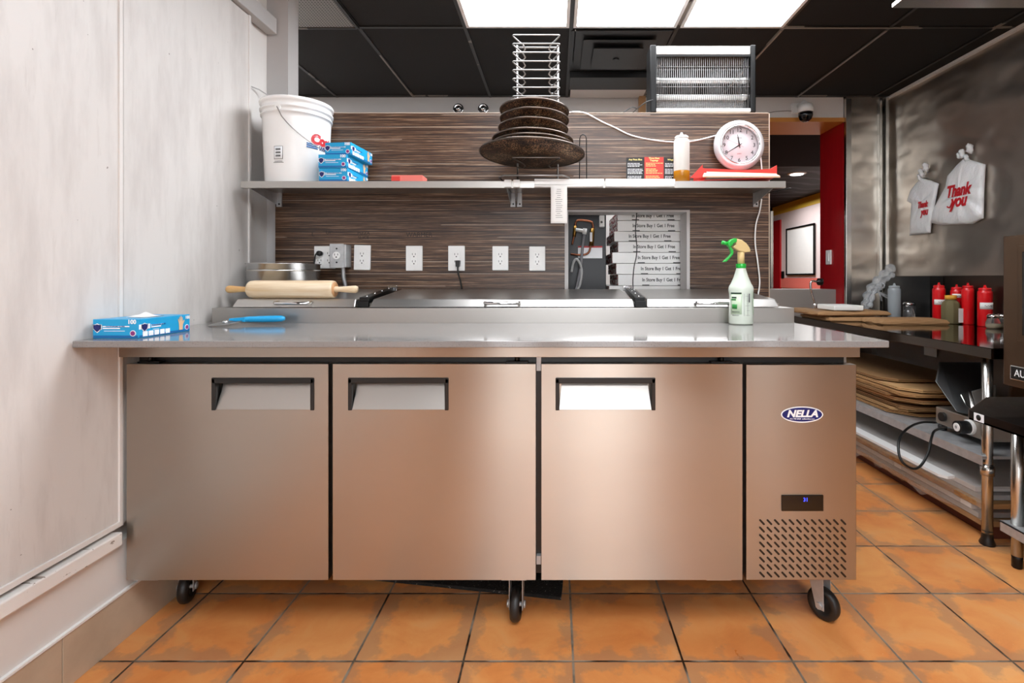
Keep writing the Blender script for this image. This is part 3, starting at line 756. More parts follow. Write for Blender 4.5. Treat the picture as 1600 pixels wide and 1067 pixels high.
# pan rack
rx_, ry_ = -.082, 2.28
t = thing('pan_rack', 'tall chrome wire rack rising from the shelf through the pizza pans', 'wire rack', (rx_, ry_, zs))
hw = .098; yb = ry_+.07; yf = ry_-.115
g = B()
for s in (-1, 1):
    g.tube([(rx_+s*.092, yb, zs+.004), (rx_+s*.094, yb, zs+.655)], .0042, 8)
g.tube([(rx_-.094, yb, zs+.645), (rx_+.094, yb, zs+.645)], .004, 8)
g.obj('post', wire, t)
g = B()
g.tube([(rx_-.094, yb, zs+.006), (rx_-.14, ry_, zs+.006), (rx_-.155, 2.16, zs+.012), (rx_-.13, 2.13, zs+.015), (rx_+.11, 2.13, zs+.015), (rx_+.14, 2.16, zs+.012), (rx_+.13, ry_, zs+.006), (rx_+.094, yb, zs+.006)], .0038, 8)
g.obj('base_wire', wire, t)
NR = 15; z0r = 1.658; dz = .0370
for k in range(NR):
    z = z0r+k*dz
    def bez(s):
        return [(rx_+s*.093, yb, z+.0), (rx_+s*.088, yb-.03, z-.006), (rx_+s*.062, yb-.06, z-.014), (rx_+s*.052, yb-.085, z-.012), (rx_+s*.06, yb-.11, z-.006), (rx_+s*.082, yb-.145, z-.001), (rx_+s*.0975, yf+.012, z+.002), (rx_+s*.099, yf+.004, z+.003), (rx_+s*.094, yf, z+.003)]
    P = bez(-1)+bez(1)[::-1]
    B().tube(P, .0030, 7).obj('rung', wire, t)
# pans
def pizza_pan(d, z, label, x=-.10, y=2.20, tilt=-.05, ry=.02):
    t = thing('pizza_pan', label, 'pizza pan', (x, y, z), 0, 'seasoned mesh pizza pans on the wire rack', rot=(tilt, ry, random.random()*0))
    r = d/2
    B().lathe([(0, 0), (r-.004, 0), (r-.004, .0016), (0, .0016)], n=72).obj('mesh_disc', pan_m, t, local=True)
    B().tube([(r*math.cos(2*PI*i/72), r*math.sin(2*PI*i/72), .0015) for i in range(72)], .0045, 8, closed=True).obj('rim', pan_rim, t, local=True)
yc = 2.20
def hz(y, Z=yc): return H+(433-y)*Z/800
pizza_pan(.445, hz(241), 'largest dark mesh pizza pan, lowest on the wire rack', y=2.20)
pizza_pan(.345, hz(230.5), 'medium dark mesh pizza pan resting right above the largest pan', x=-.096, y=2.19)
pizza_pan(.340, hz(222.5), 'medium dark mesh pizza pan, third up from the bottom of the rack', x=-.097, y=2.19)
pizza_pan(.292, hz(204), 'small dark mesh pizza pan, third from the top of the rack stack', x=-.095, y=2.19)
pizza_pan(.288, hz(189.5), 'small dark mesh pizza pan, second from the top of the stack', x=-.090, y=2.19)
pizza_pan(.290, hz(176), 'small dark mesh pizza pan at the top of the stack', x=-.090, y=2.19)
# thin wire stand
p = px(911, 277, 2.30)
g = B().tube([(p.x-.016, 2.30, zs+.002), (p.x-.015, 2.30, zs+.215), (p.x-.010, 2.30, zs+.228), (p.x, 2.30, zs+.233), (p.x+.010, 2.30, zs+.228), (p.x+.015, 2.30, zs+.215), (p.x+.016, 2.30, zs+.002)], .0022, 8)
g.tube([(p.x-.016, 2.30, zs+.003), (p.x-.016, 2.42, zs+.003), (p.x+.016, 2.42, zs+.003), (p.x+.016, 2.30, zs+.003)], .0022, 8)
tag(g.obj('wire_stand', darkmetal), 'thin upright wire loop stand on the shelf right of the pans', 'wire stand')
# ticket rails
def rail(x0, x1, lab):
    a, b_ = (x0-868)*2.165/800, (x1-868)*2.165/800
    zt = H+(433-279.5)*2.165/800; zb = H+(433-293)*2.165/800
    t = thing('ticket_rail', lab, 'ticket rail', ((a+b_)/2, 2.165, zb), 0, 'white ticket rails on the shelf edge')
    B().box(a, b_, 2.163, 2.173, zt-.024, zt).obj('rail_body', white_p, t, bevel=.002)
    B().cyl((a, 2.163, zb+.006), (b_-.004, 2.163, zb+.006), .006, n=16).obj('roller', white_g, t)
rail(835, 944, 'white ticket rail on the shelf edge with the hanging receipt')
rail(946, 1055, 'white ticket rail on the shelf edge below the menu and sauce bottle')
pr_ = B().box((788-868)*2.165/800, (799-868)*2.165/800, 2.164, 2.172, 1.536, 1.567).box((802-868)*2.165/800, (812-868)*2.165/800, 2.164, 2.172, 1.536, 1.567)
tag(pr_.obj('rail_clip', white_p, bevel=.001), 'short white clips on the shelf edge below the wire rack', 'clip')
# receipt
a, b_ = (860.5-868)*2.158/800, (886-868)*2.158/800
g = B(); g.grid(lambda u, v_: Vector((a+(b_-a)*u+.003*v_*(1-v_), 2.156-.004*math.sin(3*v_), H+(433-(289+60*v_))*2.158/800)), 4, 16)
t = thing('receipt', 'long printed receipt hanging from the white rail on the shelf edge', 'receipt', ((a+b_)/2, 2.156, 1.38))
rc = g.obj('paper_strip', paper, t, solid=.0004)
g = B(); random.seed(3)
for k in range(15):
    v_ = .12+k*.052; zc = H+(433-(289+60*v_))*2.158/800; w0 = random.uniform(.2, .45)
    yv = 2.156-.004*math.sin(3*v_)-.0008; xc = a+(b_-a)*(.5)
    g.box(xc-w0*.035, xc+w0*.035*random.uniform(.6, 1.3), yv-.0004, yv, zc-.0008, zc+.0008)
g.obj('printed_lines', grey_ink, rc)
# menu: three-panel leaflet
t = thing('menu_leaflet', 'folded black and red takeout menu standing on the shelf', 'menu', (.36, 2.30, zs))
def Xs(x, Z): return (x-868)*Z/800
random.seed(5)
ink_y = plain('yellow_print', '#e8d68a', .5).m
for (x0, x1, mt, yy, ttl) in ((978.5, 1007, black_ink, 2.29, 'Any Pizza Slice'), (1007, 1037, red_card, 2.285, 'Three Meat\nToppings'), (1037, 1058, black_ink, 2.292, 'Wings')):
    a, b_ = Xs(x0, yy), Xs(x1, yy)
    pnl_ = B().box(a, b_, yy, yy+.0015, zs, zs+.127).obj('menu_panel', mt, t)
    text('menu_title', ttl, .010, ((a+b_)/2, yy-.0006, zs+.117), ink_y, pnl_, off=.0004)
    g = B()
    for k in range(15):
        z = zs+.10-k*.0064
        if k in (3, 8): continue
        w_ = (b_-a)*random.uniform(.45, .8)
        xs0 = a+.006; x = xs0
        while x < xs0+w_:
            l_ = random.uniform(.004, .014); g.box(x, min(x+l_, b_-.003), yy-.0008, yy-.0002, z-.0013, z+.0013); x += l_+.002
    g.obj('menu_lines', white_ink if mt is black_ink else ink_y, pnl_)
# shelf sauce bottle
def squeeze(name, label, cat, c, r, h, mat, capmat=None, group=None, fill=None, band=None):
    t = thing(name, label, cat, c, 0, group)
    B().lathe([(0, 0), (r*.92, 0), (r, .004), (r, h*.80), (r*.97, h*.84), (r*.80, h*.875), (r*.80, h*.885)], n=32).obj('bottle_body', mat, t, local=True)
    B().lathe([(r*.84, h*.875), (r*.86, h*.88), (r*.86, h*.915), (r*.75, h*.93), (r*.26, h*.935), (r*.22, h*.945), (r*.13, h), (r*.05, h), (0, h)], n=28).obj('nozzle_cap', capmat or mat, t, local=True)
    if band:
        z0, z1, txt = band
        g = B(); g.grid(lambda u, v_: Vector(((r+.0008)*math.sin((u-.5)*2.3-.25), -(r+.0008)*math.cos((u-.5)*2.3-.25), z0+(z1-z0)*v_)), 14, 1)
        tp = g.obj('tape_label', paper, t, local=True, solid=.0005)
        g = B().tube([((r+.0016)*math.sin(-.75+.12*i), -(r+.0016)*math.cos(-.75+.12*i), (z0+z1)/2+.004*math.sin(i*2.1)) for i in range(9)], .0012, 5); g.obj('scribble', black_ink, tp, local=True)
    return t
p = px(1065, 278, 2.235)
sb = squeeze('squeeze_bottle', 'white squeeze bottle with amber sauce beside the wall clock', 'bottle', (p.x, 2.235, zs), .034, .222, milk, white_p)
B().lathe([(0, -.0), (.0343, .003), (.0345, .052), (.0343, .0525), (0, .0525)], (0, 0, .0006), n=32).obj('sauce', amber, sb, local=True)
# clock
cc_ = px(1157, 225.5, 2.38)
t = thing('wall_clock', 'round silver-rimmed wall clock showing twenty to twelve above the shelf', 'clock', cc_)
Rm = Matrix.Translation(cc_+Vector((0, .035, 0))) @ R_FRONT
clock_rim = M('silver_plastic', '#d6d6d8', .25, .35).m
B().lathe([(.060, 0), (.114, 0), (.118, .010), (.116, .022), (.104, .034), (.092, .037), (.089, .030)], m=Rm, n=64, cap0=True, cap1=False).obj('rim', clock_rim, t)
B().lathe([(.0895, .027), (.092, .037), (.0885, .0385), (.086, .036), (.085, .020)], m=Rm, n=64, cap0=False, cap1=False).obj('inner_ring', chrome, t)
B().lathe([(0, .018), (.0885, .018), (.0885, .0185), (0, .0185)], m=Rm, n=64).obj('dial', plain('dial_white', '#e6dfe4', .4).m, t)
yd = cc_.y+.035-.0190
for n_ in range(1, 13):
    a = math.radians(90-30*n_); text('numeral', str(n_), .026, (cc_.x+.070*math.cos(a), yd, cc_.z+.070*math.sin(a)), black_ink, t)
g = B()
for n_ in range(60):
    a = math.radians(6*n_); r0 = .081
    g.box(-.0004, .0004, yd-.0004, yd, r0, r0+.002, Matrix.Translation((cc_.x, 0, cc_.z)) @ Matrix.Rotation(a, 4, 'Y'))
g.obj('minute_marks', black_ink, t)
def handk(name, deg, l, wdt, mat, tail=.014, yo=.0):
    B().prism([(-wdt*.4, 0, -tail), (wdt*.4, 0, -tail), (wdt, 0, l*.1), (wdt*.3, 0, l), (-wdt*.3, 0, l), (-wdt, 0, l*.1)], (0, .0006, 0), Matrix.Translation((cc_.x, yd-.003-yo, cc_.z)) @ Matrix.Rotation(math.radians(deg), 4, 'Y')).obj(name, mat, t)
handk('hour_hand', 350, .050, .0032, black_ink); handk('minute_hand', 238, .068, .0028, black_ink, yo=.001); handk('second_hand', 295, .060, .0006, red_ink, .022, yo=.002)
text('dial_lettering', 'Westclox', .007, (cc_.x, yd, cc_.z+.035), grey_ink, t); text('dial_small_lettering', 'QUARTZ', .005, (cc_.x, yd, cc_.z-.04), red_ink, t)
# red tray box
t = thing('red_cardboard_tray', 'open red cardboard tray lying on the shelf under the clock', 'cardboard tray', (.85, 2.28, zs))
z0 = zs+.002
g = B().hexa([(.600, 2.19, z0), (.93, 2.185, z0+.012), (.935, 2.40, z0+.008), (.62, 2.40, z0), (.600, 2.19, z0+.004), (.93, 2.185, z0+.016), (.935, 2.40, z0+.012), (.62, 2.40, z0+.004)])
g.obj('tray_floor', red_card, t)
def t2(x, y, Z): return tuple(px(x, y, Z))
g = B().prism([t2(1078, 278, 2.20), t2(1098, 278, 2.20), t2(1098, 257, 2.20)], (0, .003, 0)).prism([t2(1098, 262, 2.20), t2(1104, 264, 2.20), t2(1104, 278, 2.20), t2(1098, 278, 2.20)], (0, .15, 0))
g.prism([t2(1100, 263, 2.215), t2(1160, 265.5, 2.215), t2(1206, 264, 2.215), t2(1214, 258, 2.215), t2(1214, 272, 2.215), t2(1100, 272, 2.215)], (0, .003, 0)).prism([t2(1211, 260, 2.218), t2(1214, 258, 2.218), t2(1214, 272, 2.218), t2(1211, 272, 2.218)], (0, .16, 0))
g.obj('tray_wall', red_card, t)
g = B().hexa([t2(1098, 277, 2.17), t2(1219, 277.5, 2.17), t2(1212, 273, 2.212), t2(1101, 271, 2.212), t2(1098, 275, 2.17), t2(1219, 275, 2.17), t2(1212, 271, 2.212), t2(1101, 268, 2.212)])
g.obj('tray_flap', plain('raw_card', '#d9b596', .6).m, t)
# cables round the clock
def crv(pts, n=8):
    out = []; P = [Vector(p) for p in pts]; P = [2*P[0]-P[1]]+P+[2*P[-1]-P[-2]]
    for i in range(1, len(P)-2):
        for k in range(n):
            u = k/n; a, b_, c_, d = P[i-1:i+3]
            out.append(.5*((2*b_)+(c_-a)*u+(2*a-5*b_+4*c_-d)*u*u+(3*b_-a-3*c_+d)*u**3))
    out.append(P[-2]); return out
Yw = 2.441
tag(B().tube(crv([px(880, 178, 2.50), px(897, 175, 2.44), px(915, 177, Yw-.004), px(940, 190, Yw), px(962, 200, Yw), px(985, 211, Yw), px(1015, 218, Yw), px(1052, 222, Yw), px(1085, 220, Yw), px(1118, 212, Yw), px(1128, 210, Yw)]), .0036, 8).obj('clock_cable', white_g), 'white cord draped over the laminate wall to the clock', 'cord')
tag(B().tube(crv([px(1188, 240, Yw), px(1190, 262, Yw), px(1191, 285, 2.455) if False else px(1191, 283, Yw), ]), .0036, 8).obj('power_cord', white_g), 'short white cord dropping behind the red tray from the clock', 'cord')
tag(B().tube(crv([px(1190, 311, Yw), px(1187, 330, Yw), px(1181, 352, Yw), px(1180, 380, Yw), px(1184, 410, Yw), px(1187, 440, Yw), px(1185, 458, Yw-.01), px(1184, 468, 2.35)]), .0036, 8).obj('clock_power_cable', white_g), 'white cord hanging under the right end of the shelf', 'cord')
tag(B().tube(crv([px(1236, 294, 2.20), px(1215, 298, 2.26), px(1190, 304, 2.38), px(1178, 306, Yw)]), .0025, 6).obj('shelf_cable', black), 'thin black cord under the right end of the shelf', 'cord')
# insect zapper
zx0, zx1 = Xs(1016, 2.46), Xs(1181, 2.46); zb, zt = TOP+.006, H+(433-70)*2.46/800
t = thing('insect_zapper', 'electric insect zapper standing on top of the laminate wall', 'insect zapper', ((zx0+zx1)/2, 2.51, zb))
for s, (a, b_) in enumerate(((zx0, zx0+.030), (zx1-.026, zx1))):
    B().box(a, b_, 2.455, 2.565, zb, zt).obj('end_frame', darkmetal, t, bevel=.006)
B().box(zx0+.028, zx1-.024, 2.462, 2.56, zt-.045, zt-.003).obj('top_bar', plain('scuffed_white', '#eceae6', .3).m, t, bevel=.006)
B().box(zx0+.028, zx1-.024, 2.462, 2.56, zt-.055, zt-.045).obj('top_trim', darkmetal, t)
B().box(zx0+.028, zx1-.024, 2.458, 2.56, zb+.004, zb+.022).obj('bottom_tray', white_g, t, bevel=.004)
for z in (zb+.210-.035, zb+.118-.025):
    tb = B().cyl((zx0+.05, 2.515, z+.0), (zx1-.05, 2.515, z), .0125, n=20).obj('lamp_tube', white_g, t)
    B().cyl((zx0+.03, 2.515, z), (zx0+.05, 2.515, z), .014, n=16).obj('lamp_holder', white_p, tb); B().cyl((zx1-.05, 2.515, z), (zx1-.026, 2.515, z), .014, n=16).obj('lamp_holder', white_p, tb)
g = B(); n_ = 46
for k in range(n_):
    x = zx0+.036+k*(zx1-zx0-.07)/(n_-1)
    g.cyl((x, 2.472, zb+.02), (x, 2.472, zt-.05), .0012, n=5)
for z in (zb+.085, zb+.128, zb+.16, zb+.225): g.cyl((zx0+.028, 2.470, z), (zx1-.024, 2.470, z), .0014, n=6)
g.obj('front_grille', grille_m, t)
g = B()
for k in range(40):
    x = zx0+.045+k*(zx1-zx0-.09)/39
    g.cyl((x, 2.54, zb+.06), (x, 2.54, zt-.09), .0012, n=5)
for z in (zb+.065, zt-.088): g.cyl((zx0+.03, 2.54, z), (zx1-.03, 2.54, z), .002, n=6)
g.obj('shock_grid', grille_m, t)
g = B()
for k in range(7):
    z = zb+.028+k*.007
    g.cyl((zx0+.03, 2.52, z), (zx1-.03, 2.52, z), .0010, n=5)
for k in range(50):
    x = zx0+.04+k*.0088; g.cyl((x, 2.52, zb+.024), (x+.008, 2.52, zb+.075), .0009, n=5)
g.obj('lower_mesh', grille_m, t)
tag(B().tube(crv([(zx0+.01, 2.44, zb+.055), (zx0-.03, 2.44, zb+.04), (zx0-.07, 2.50, zb+.02), (zx0-.10, 2.56, zb+.0)]), .0026, 6).obj('zapper_cord', black), 'short black cord at the left side of the insect zapper', 'cord')
tag(B().tube(crv([(zx0-.045, 2.56, zb+.05), (zx0-.07, 2.56, zb+.06), (zx0-.10, 2.565, zb+.045), (zx0-.14, 2.57, zb+.02), (zx0-.18, 2.58, zb)]), .0026, 6).obj('loose_cable', black), 'loose black cable behind the top of the laminate wall', 'cable')

# ================================================================== OUTLETS
def slots(g, x, z, y, s=1.0):
    g.box(x-.0075*s, x-.0055*s, y-.0006, y, z-.002*s, z+.006*s); g.box(x+.0050*s, x+.0070*s, y-.0006, y, z-.0015*s, z+.006*s)
    g.cyl((x, y-.0006, z-.008*s), (x, y, z-.008*s), .0027*s, n=10)
def outlet(xc, yc_, wpx, hpx, lab, rz=0, cols=1):
    p = px(xc, yc_, 2.447); w_ = wpx*2.447/800; h_ = hpx*2.447/800
    t = thing('wall_outlet', lab, 'outlet', p, 0, 'white outlets on the laminate wall', rot=(0, rz, 0))
    pl = B().box(-w_/2, w_/2, -.006, .003, -h_/2, h_/2).obj('cover_plate', white_p, t, local=True, bevel=.003)
    for c_ in range(cols):
        xo = (c_-(cols-1)/2)*.046
        B().box(xo-.0165, xo+.0165, -.0085, -.005, -.0335, .0335).obj('receptacle', white_g, t, local=True, bevel=.001)
        g = B(); slots(g, xo, .017, -.0086, 1.15); slots(g, xo, -.017, -.0086, 1.15); g.obj('socket_slots', black_ink, t, local=True)
    g = B()
    for s in (-1, 1): g.cyl((0, -.0075, s*h_*.42), (0, -.006, s*h_*.42), .003, n=10)
    g.obj('screw', white_g, t, local=True)
outlet(508, 402, 33, 35, 'wide white four-socket outlet plate with black plug, above the round pan', 0, 2)
outlet(566.5, 402.5, 26, 39, 'slightly tilted white outlet right of the grey metal junction box', math.radians(1.2))
outlet(647.5, 403.5, 26, 39, 'plain white outlet between the metal box and the plugged cord')
outlet(713.5, 403.5, 26, 39, 'white outlet with a black cord plugged into its lower socket')
outlet(782, 403.5, 25, 38, 'plain white outlet right of the plugged cord')
outlet(839.5, 404, 25, 38, 'rightmost white outlet, next to the opening with pizza boxes')
# metal junction box with conduit
p = px(535, 400, 2.44)
t = thing('junction_box', 'grey metal electrical box with a round white socket and conduit', 'electrical box', (p.x, 2.44, p.z))
B().box(p.x-.038, p.x+.040, 2.385, 2.449, p.z-.055, p.z+.052).obj('box', zinc, t, bevel=.003)
B().box(p.x-.035, p.x+.030, 2.381, 2.386, p.z-.058, p.z+.055).obj('cover_plate', zinc, t, bevel=.002)
c_ = B().cyl((p.x-.002, 2.376, p.z), (p.x-.002, 2.382, p.z), .0175, n=28).obj('socket', white_g, t)
g = B(); slots(g, p.x-.002, p.z+.002, 2.3758, 1.2); g.obj('socket_slots', black_ink, c_)
g = B()
for s in (-1, 1): g.cyl((p.x-.002, 2.379, p.z+s*.032), (p.x-.002, 2.381, p.z+s*.032), .004, n=10)
g.obj('screw', darkmetal, t)
cp = crv([(p.x+.012, 2.42, p.z-.055), (p.x+.014, 2.42, p.z-.10), (p.x+.020, 2.425, p.z-.14), (p.x+.022, 2.425, p.z-.19)], 14)
B().tube(cp, [.008+.0014*(i % 2) for i in range(len(cp))], 12).obj('conduit', zinc, t)
# plugs and cords
p = px(716, 411, 2.43)
t = thing('plugged_cord', 'black cord plugged in the fourth outlet and falling behind the lids', 'cord', (p.x, 2.43, p.z))
B().hexa([(p.x-.008, 2.405, p.z-.018), (p.x+.008, 2.405, p.z-.018), (p.x+.008, 2.4365, p.z-.016), (p.x-.008, 2.4365, p.z-.016), (p.x-.011, 2.41, p.z+.012), (p.x+.011, 2.41, p.z+.012), (p.x+.011, 2.4365, p.z+.012), (p.x-.011, 2.4365, p.z+.012)]).obj('plug', black, t, bevel=.002)
B().tube(crv([(p.x, 2.415, p.z-.015), (p.x+.003, 2.415, p.z-.05), (p.x+.012, 2.425, p.z-.09), (p.x+.018, 2.436, p.z-.14)]), .004, 8).obj('cord', black, t)
p = px(501, 396, 2.43)
t = thing('plugged_cord', 'black angled plug and cord in the wide left outlet plate', 'cord', (p.x, 2.43, p.z))
B().lathe([(0, 0), (.010, 0), (.012, .01), (.012, .028), (0, .028)], m=Matrix.Translation((p.x, 2.4365, p.z)) @ R_FRONT, n=16).obj('plug', black, t)
B().tube(crv([(p.x, 2.415, p.z), (p.x-.014, 2.412, p.z-.004), (p.x-.02, 2.412, p.z-.03), (p.x-.028, 2.42, p.z-.07), (p.x-.03, 2.43, p.z-.15)]), .0036, 8).obj('cord', black, t)
# handwriting on the laminate above the outlets
for s, x, y, sz in (('L', 489, 366, .03), ('UP', 514, 363, .026), ('PIZZA\nSLICE', 568, 368, .022), ('WARMER', 655, 367, .03)):
    pp = px(x, y, 2.4485)
    o = text('wall_writing', s, sz, (pp.x, 2.4492, pp.z), plain('pencil', '#241a14', .6).m if 'pencil' not in bpy.data.materials else bpy.data.materials['pencil'], None, width=None)
    struct(o); o.name = 'wall_partition_writing'

# ================================================================== ROLLING PIN, ROUND PAN
c0 = Vector((-1.073, 2.085, 1.1055)); ang = math.radians(-2)
t = thing('rolling_pin', 'pale wooden rolling pin lying on the left lid', 'rolling pin', c0)
D = Matrix.Translation(c0) @ Matrix.Rotation(ang, 4, 'Z') @ Matrix.Rotation(PI/2, 4, 'Y')
B().lathe([(.026, -.177), (.031, -.175), (.0345, -.169), (.0362, -.155), (.0362, .155), (.0355, .169), (.034, .175), (.030, .177)], m=D, n=40).obj('barrel', wood_pin, t)
B().lathe([(0, .1775), (.030, .1775), (.030, .1782), (0, .1782)], m=D, n=32).obj('barrel_end', wood_end, t)
for s in (-1, 1):
    B().lathe([(0, s*.176), (.011, s*.176), (.013, s*.182), (.0105, s*.194), (.0115, s*.21), (.0150, s*.25), (.0155, s*.262), (.012, s*.270), (0, s*.271)], m=D, n=24).obj('handle', wood_hdl if s < 0 else wood_pin, t)
pc = (-1.205, 2.275)
zlid = 1.070+(2.27-.14-2.05)*.0811
t = thing('round_pan', 'round shiny steel pan behind the rolling pin at the left wall', 'pan', (pc[0], pc[1], 1.101))
B().lathe([(0, 0), (.140, 0), (.143, .004), (.146, .108), (.151, .110), (.151, .113), (.144, .113), (.140, .006), (0, .005)], (pc[0], pc[1], 1.1015), 64).obj('pan_body', pan_steel, t)
B().lathe([(.1455, .078), (.1472, .080), (.1472, .083), (.1458, .085)], (pc[0], pc[1], 1.1015), 64, cap0=False, cap1=False).obj('band', steel, t)

# ================================================================== PIZZA CUTTER, SPRAY BOTTLE
cb_ = Vector((-1.228, 1.905, .976))
t = thing('pizza_cutter', 'pizza cutter wheel with cyan handle lying on the stone slab', 'pizza cutter', cb_)
tl = Matrix.Translation(cb_+Vector((0, 0, .009))) @ Matrix.Rotation(math.radians(-5), 4, 'Y') @ Matrix.Rotation(math.radians(6.5), 4, 'X')
B().lathe([(0, -.0008), (.048, -.0008), (.055, 0), (.048, .0008), (0, .0008)], m=tl, n=56).obj('blade', M('blade_steel', '#8f8f8e', .35, .8).m, t)
B().lathe([(0, 0), (.010, 0), (.010, .006), (.005, .009), (0, .009)], m=tl, n=16).obj('hub', chrome, t)
g = B(); h0 = cb_+Vector((.028, .026, .019)); h1 = cb_+Vector((.195, .050, .021))
P = [h0+(h1-h0)*u for u in (0, .12, .25, .5, .75, .93, 1)]
g.tube(P, [.006, .009, .011, .012, .0125, .0115, .006], 14).obj('grip', cyan_p, t)
B().hexa([(cb_.x+.004, 1.918, .992), (cb_.x+.06, 1.925, .986), (cb_.x+.06, 1.945, .986), (cb_.x+.004, 1.932, .992), (cb_.x+.004, 1.918, 1.0), (cb_.x+.06, 1.925, 1.004), (cb_.x+.06, 1.945, 1.004), (cb_.x+.004, 1.932, 1.0)]).obj('guard', cyan_p, t, bevel=.002)

c_ = Vector((.711, 1.963, .9752))
t = thing('spray_bottle', 'translucent spray bottle with green and tan trigger head on the stone slab', 'spray bottle', c_)
B().lathe([(0, .003), (.030, 0), (.042, .001), (.0445, .006), (.0440, .028), (.0448, .034), (.0435, .060), (.0425, .085), (.0435, .115), (.0455, .128), (.0455, .138), (.0430, .146), (.0375, .155), (.0270, .180), (.0195, .205), (.0170, .216), (.0160, .226)], n=48).obj('bottle', milk_spray, t, local=True)
B().lathe([(.0175, .214), (.0185, .216), (.0190, .230), (.0175, .231)], n=32).obj('collar', green_p, t, local=True)
B().lathe([(.0130, .229), (.0130, .276)], n=24).obj('neck', tan_p, t, local=True)
# trigger head side profile, drawn in the XZ plane
hd = [(-.037, .296), (-.030, .291), (-.012, .280), (.012, .274), (.030, .276), (.034, .279), (.030, .292), (.018, .309), (.000, .322), (-.018, .327), (-.030, .325), (-.034, .318), (-.022, .312), (-.024, .303)]
B().prism([(x, -.012, z) for x, z in hd], (0, .024, 0)).obj('sprayer_head', tan_p, t, local=True, bevel=.004)
gh = [(-.018, .327), (-.030, .328), (-.042, .323), (-.050, .315), (-.053, .305), (-.052, .298), (-.044, .295), (-.036, .302), (-.030, .311), (-.020, .313)]
B().prism([(x, -.0135, z) for x, z in gh], (0, .027, 0)).obj('nozzle_hood', green_p, t, local=True, bevel=.003)
B().cyl((-.050, 0, .308), (-.073, 0, .313), .0065, .0075, n=16).obj('nozzle', green_p, t, local=True)
tr = [(-.050, .299), (-.040, .296), (-.030, .279), (-.032, .268), (-.046, .250), (-.058, .238), (-.071, .238), (-.066, .243), (-.052, .256), (-.040, .270), (-.041, .279)]
B().prism([(x, -.008, z) for x, z in tr], (0, .016, 0)).obj('trigger', green_p, t, local=True, bevel=.002)
def cwrap(name, a0, a1, z0, z1, mat, r=.0452):
    B().grid(lambda u, v_: Vector((r*math.sin(a0+(a1-a0)*u), -r*math.cos(a0+(a1-a0)*u), z0+(z1-z0)*v_)), 8, 1).obj(name, mat, t, local=True, solid=.0004)
dkg = plain('dark_green_print', '#12301c', .4).m; mdg = plain('green_print', '#2f8a3c', .4).m; lbl = plain('pale_green_print', '#cfe3c6', .4).m
cwrap('label', -1.25, -.28, .040, .122, lbl, .0453); cwrap('label', .85, 1.3, .040, .122, lbl, .0453)
cwrap('label_print', -1.25, -.30, .116, .122, dkg, .0459); cwrap('label_print', .9, 1.3, .100, .122, dkg, .0459); cwrap('label_print', -1.1, -.65, .060, .078, mdg, .0459)
cwrap('label_print', -1.2, -.75, .092, .098, mdg, .0459); cwrap('label_print', -1.15, -.7, .100, .106, dkg, .0459); cwrap('label_print', 1.0, 1.3, .09, .095, dkg, .0459); cwrap('label_print', -1.1, -.45, .048, .0495, dkg, .0459); cwrap('label_print', -1.1, -.5, .035, .0365, dkg, .0459)
for k in range(5): cwrap('scale_mark', .12 if k % 2 else .0, .40, .036+k*.018, .0368+k*.018, grey_ink, .0459)
cwrap('scale_mark', .185, .205, .034, .118, grey_ink, .0459); cwrap('scale_mark', -.10, -.08, .034, .118, grey_ink, .0459); cwrap('scale_mark', .30, .42, .085, .118, grey_ink, .0459)

# ================================================================== THROUGH THE OPENING
# grey plumbing cabinet panel
Yc = 2.66
t = thing('equipment_cabinet', 'charcoal metal cabinet side with copper pipework seen through the wall opening', 'cabinet', (.16, 2.9, 0))
x0, x1 = Xs(884, Yc), Xs(947, Yc)
char = plain('charcoal_metal', '#1d1f22', .4).m
B().box(-.30, x1, Yc, 3.3, 0, 1.49).obj('cabinet_body', char, t, bevel=.003)
def pz(x, y, Z=Yc): return px(x, y, Z)
B().tube(crv([pz(894, 382, 2.645), pz(897, 368, 2.64), pz(899, 352, 2.64), pz(900, 347, 2.64), pz(905, 344, 2.64), pz(922, 346, 2.64), pz(926, 350, 2.64), pz(927, 360, 2.64), pz(926, 374, 2.64)]), .0052, 10).obj('copper_pipe', copper, t)
B().tube(crv([pz(923, 384, 2.64), pz(920, 394, 2.64), pz(912, 398, 2.64), pz(900, 398, 2.64), pz(892, 397, 2.65)]), .0052, 10).obj('copper_pipe', copper, t)
B().cyl(pz(926, 357, 2.64), pz(924, 384, 2.64), .012, n=8).obj('brass_valve', brass, t); B().cyl(pz(899, 353, 2.64), pz(897, 370, 2.64), .009, n=8).obj('brass_valve', brass, t)
B().box(pz(921, 0).x, pz(924.5, 0).x, 2.622, 2.628, pz(0, 378).z, pz(0, 364).z).obj('valve_label', white_ink, t)
B().tube([pz(900, 359, 2.63), pz(913, 361, 2.62)], .009, 10).cyl(pz(914, 357, 2.62), pz(913, 366, 2.62), .011, n=12).obj('elbow_fitting', white_p, t)
B().tube(crv([pz(913, 366, 2.615), pz(911, 380, 2.615), pz(909, 400, 2.615), pz(907, 420, 2.615), pz(903, 440, 2.615), pz(898, 460, 2.615)]), .007, 10).obj('braided_hose', grey_p, t)
cpts = crv([pz(893, 425, 2.62), pz(896, 410, 2.615), pz(901, 405, 2.61), pz(906, 412, 2.61), pz(909, 425, 2.61), pz(906, 445, 2.61), pz(898, 460, 2.61)], 12)
B().tube(cpts, [.0062+.0010*(i % 2) for i in range(len(cpts))], 10).obj('ribbed_hose', plain('hose_grey', '#a6a6a4', .5).m, t)
B().box(pz(903, 0).x, pz(941, 0).x, 2.655, 2.66, pz(0, 403.5).z, pz(0, 385).z).obj('rating_label', white_ink, t)
B().box(pz(903, 0).x, pz(941, 0).x, 2.654, 2.6555, pz(0, 387).z, pz(0, 384.5).z).obj('label_band', red_ink, t)
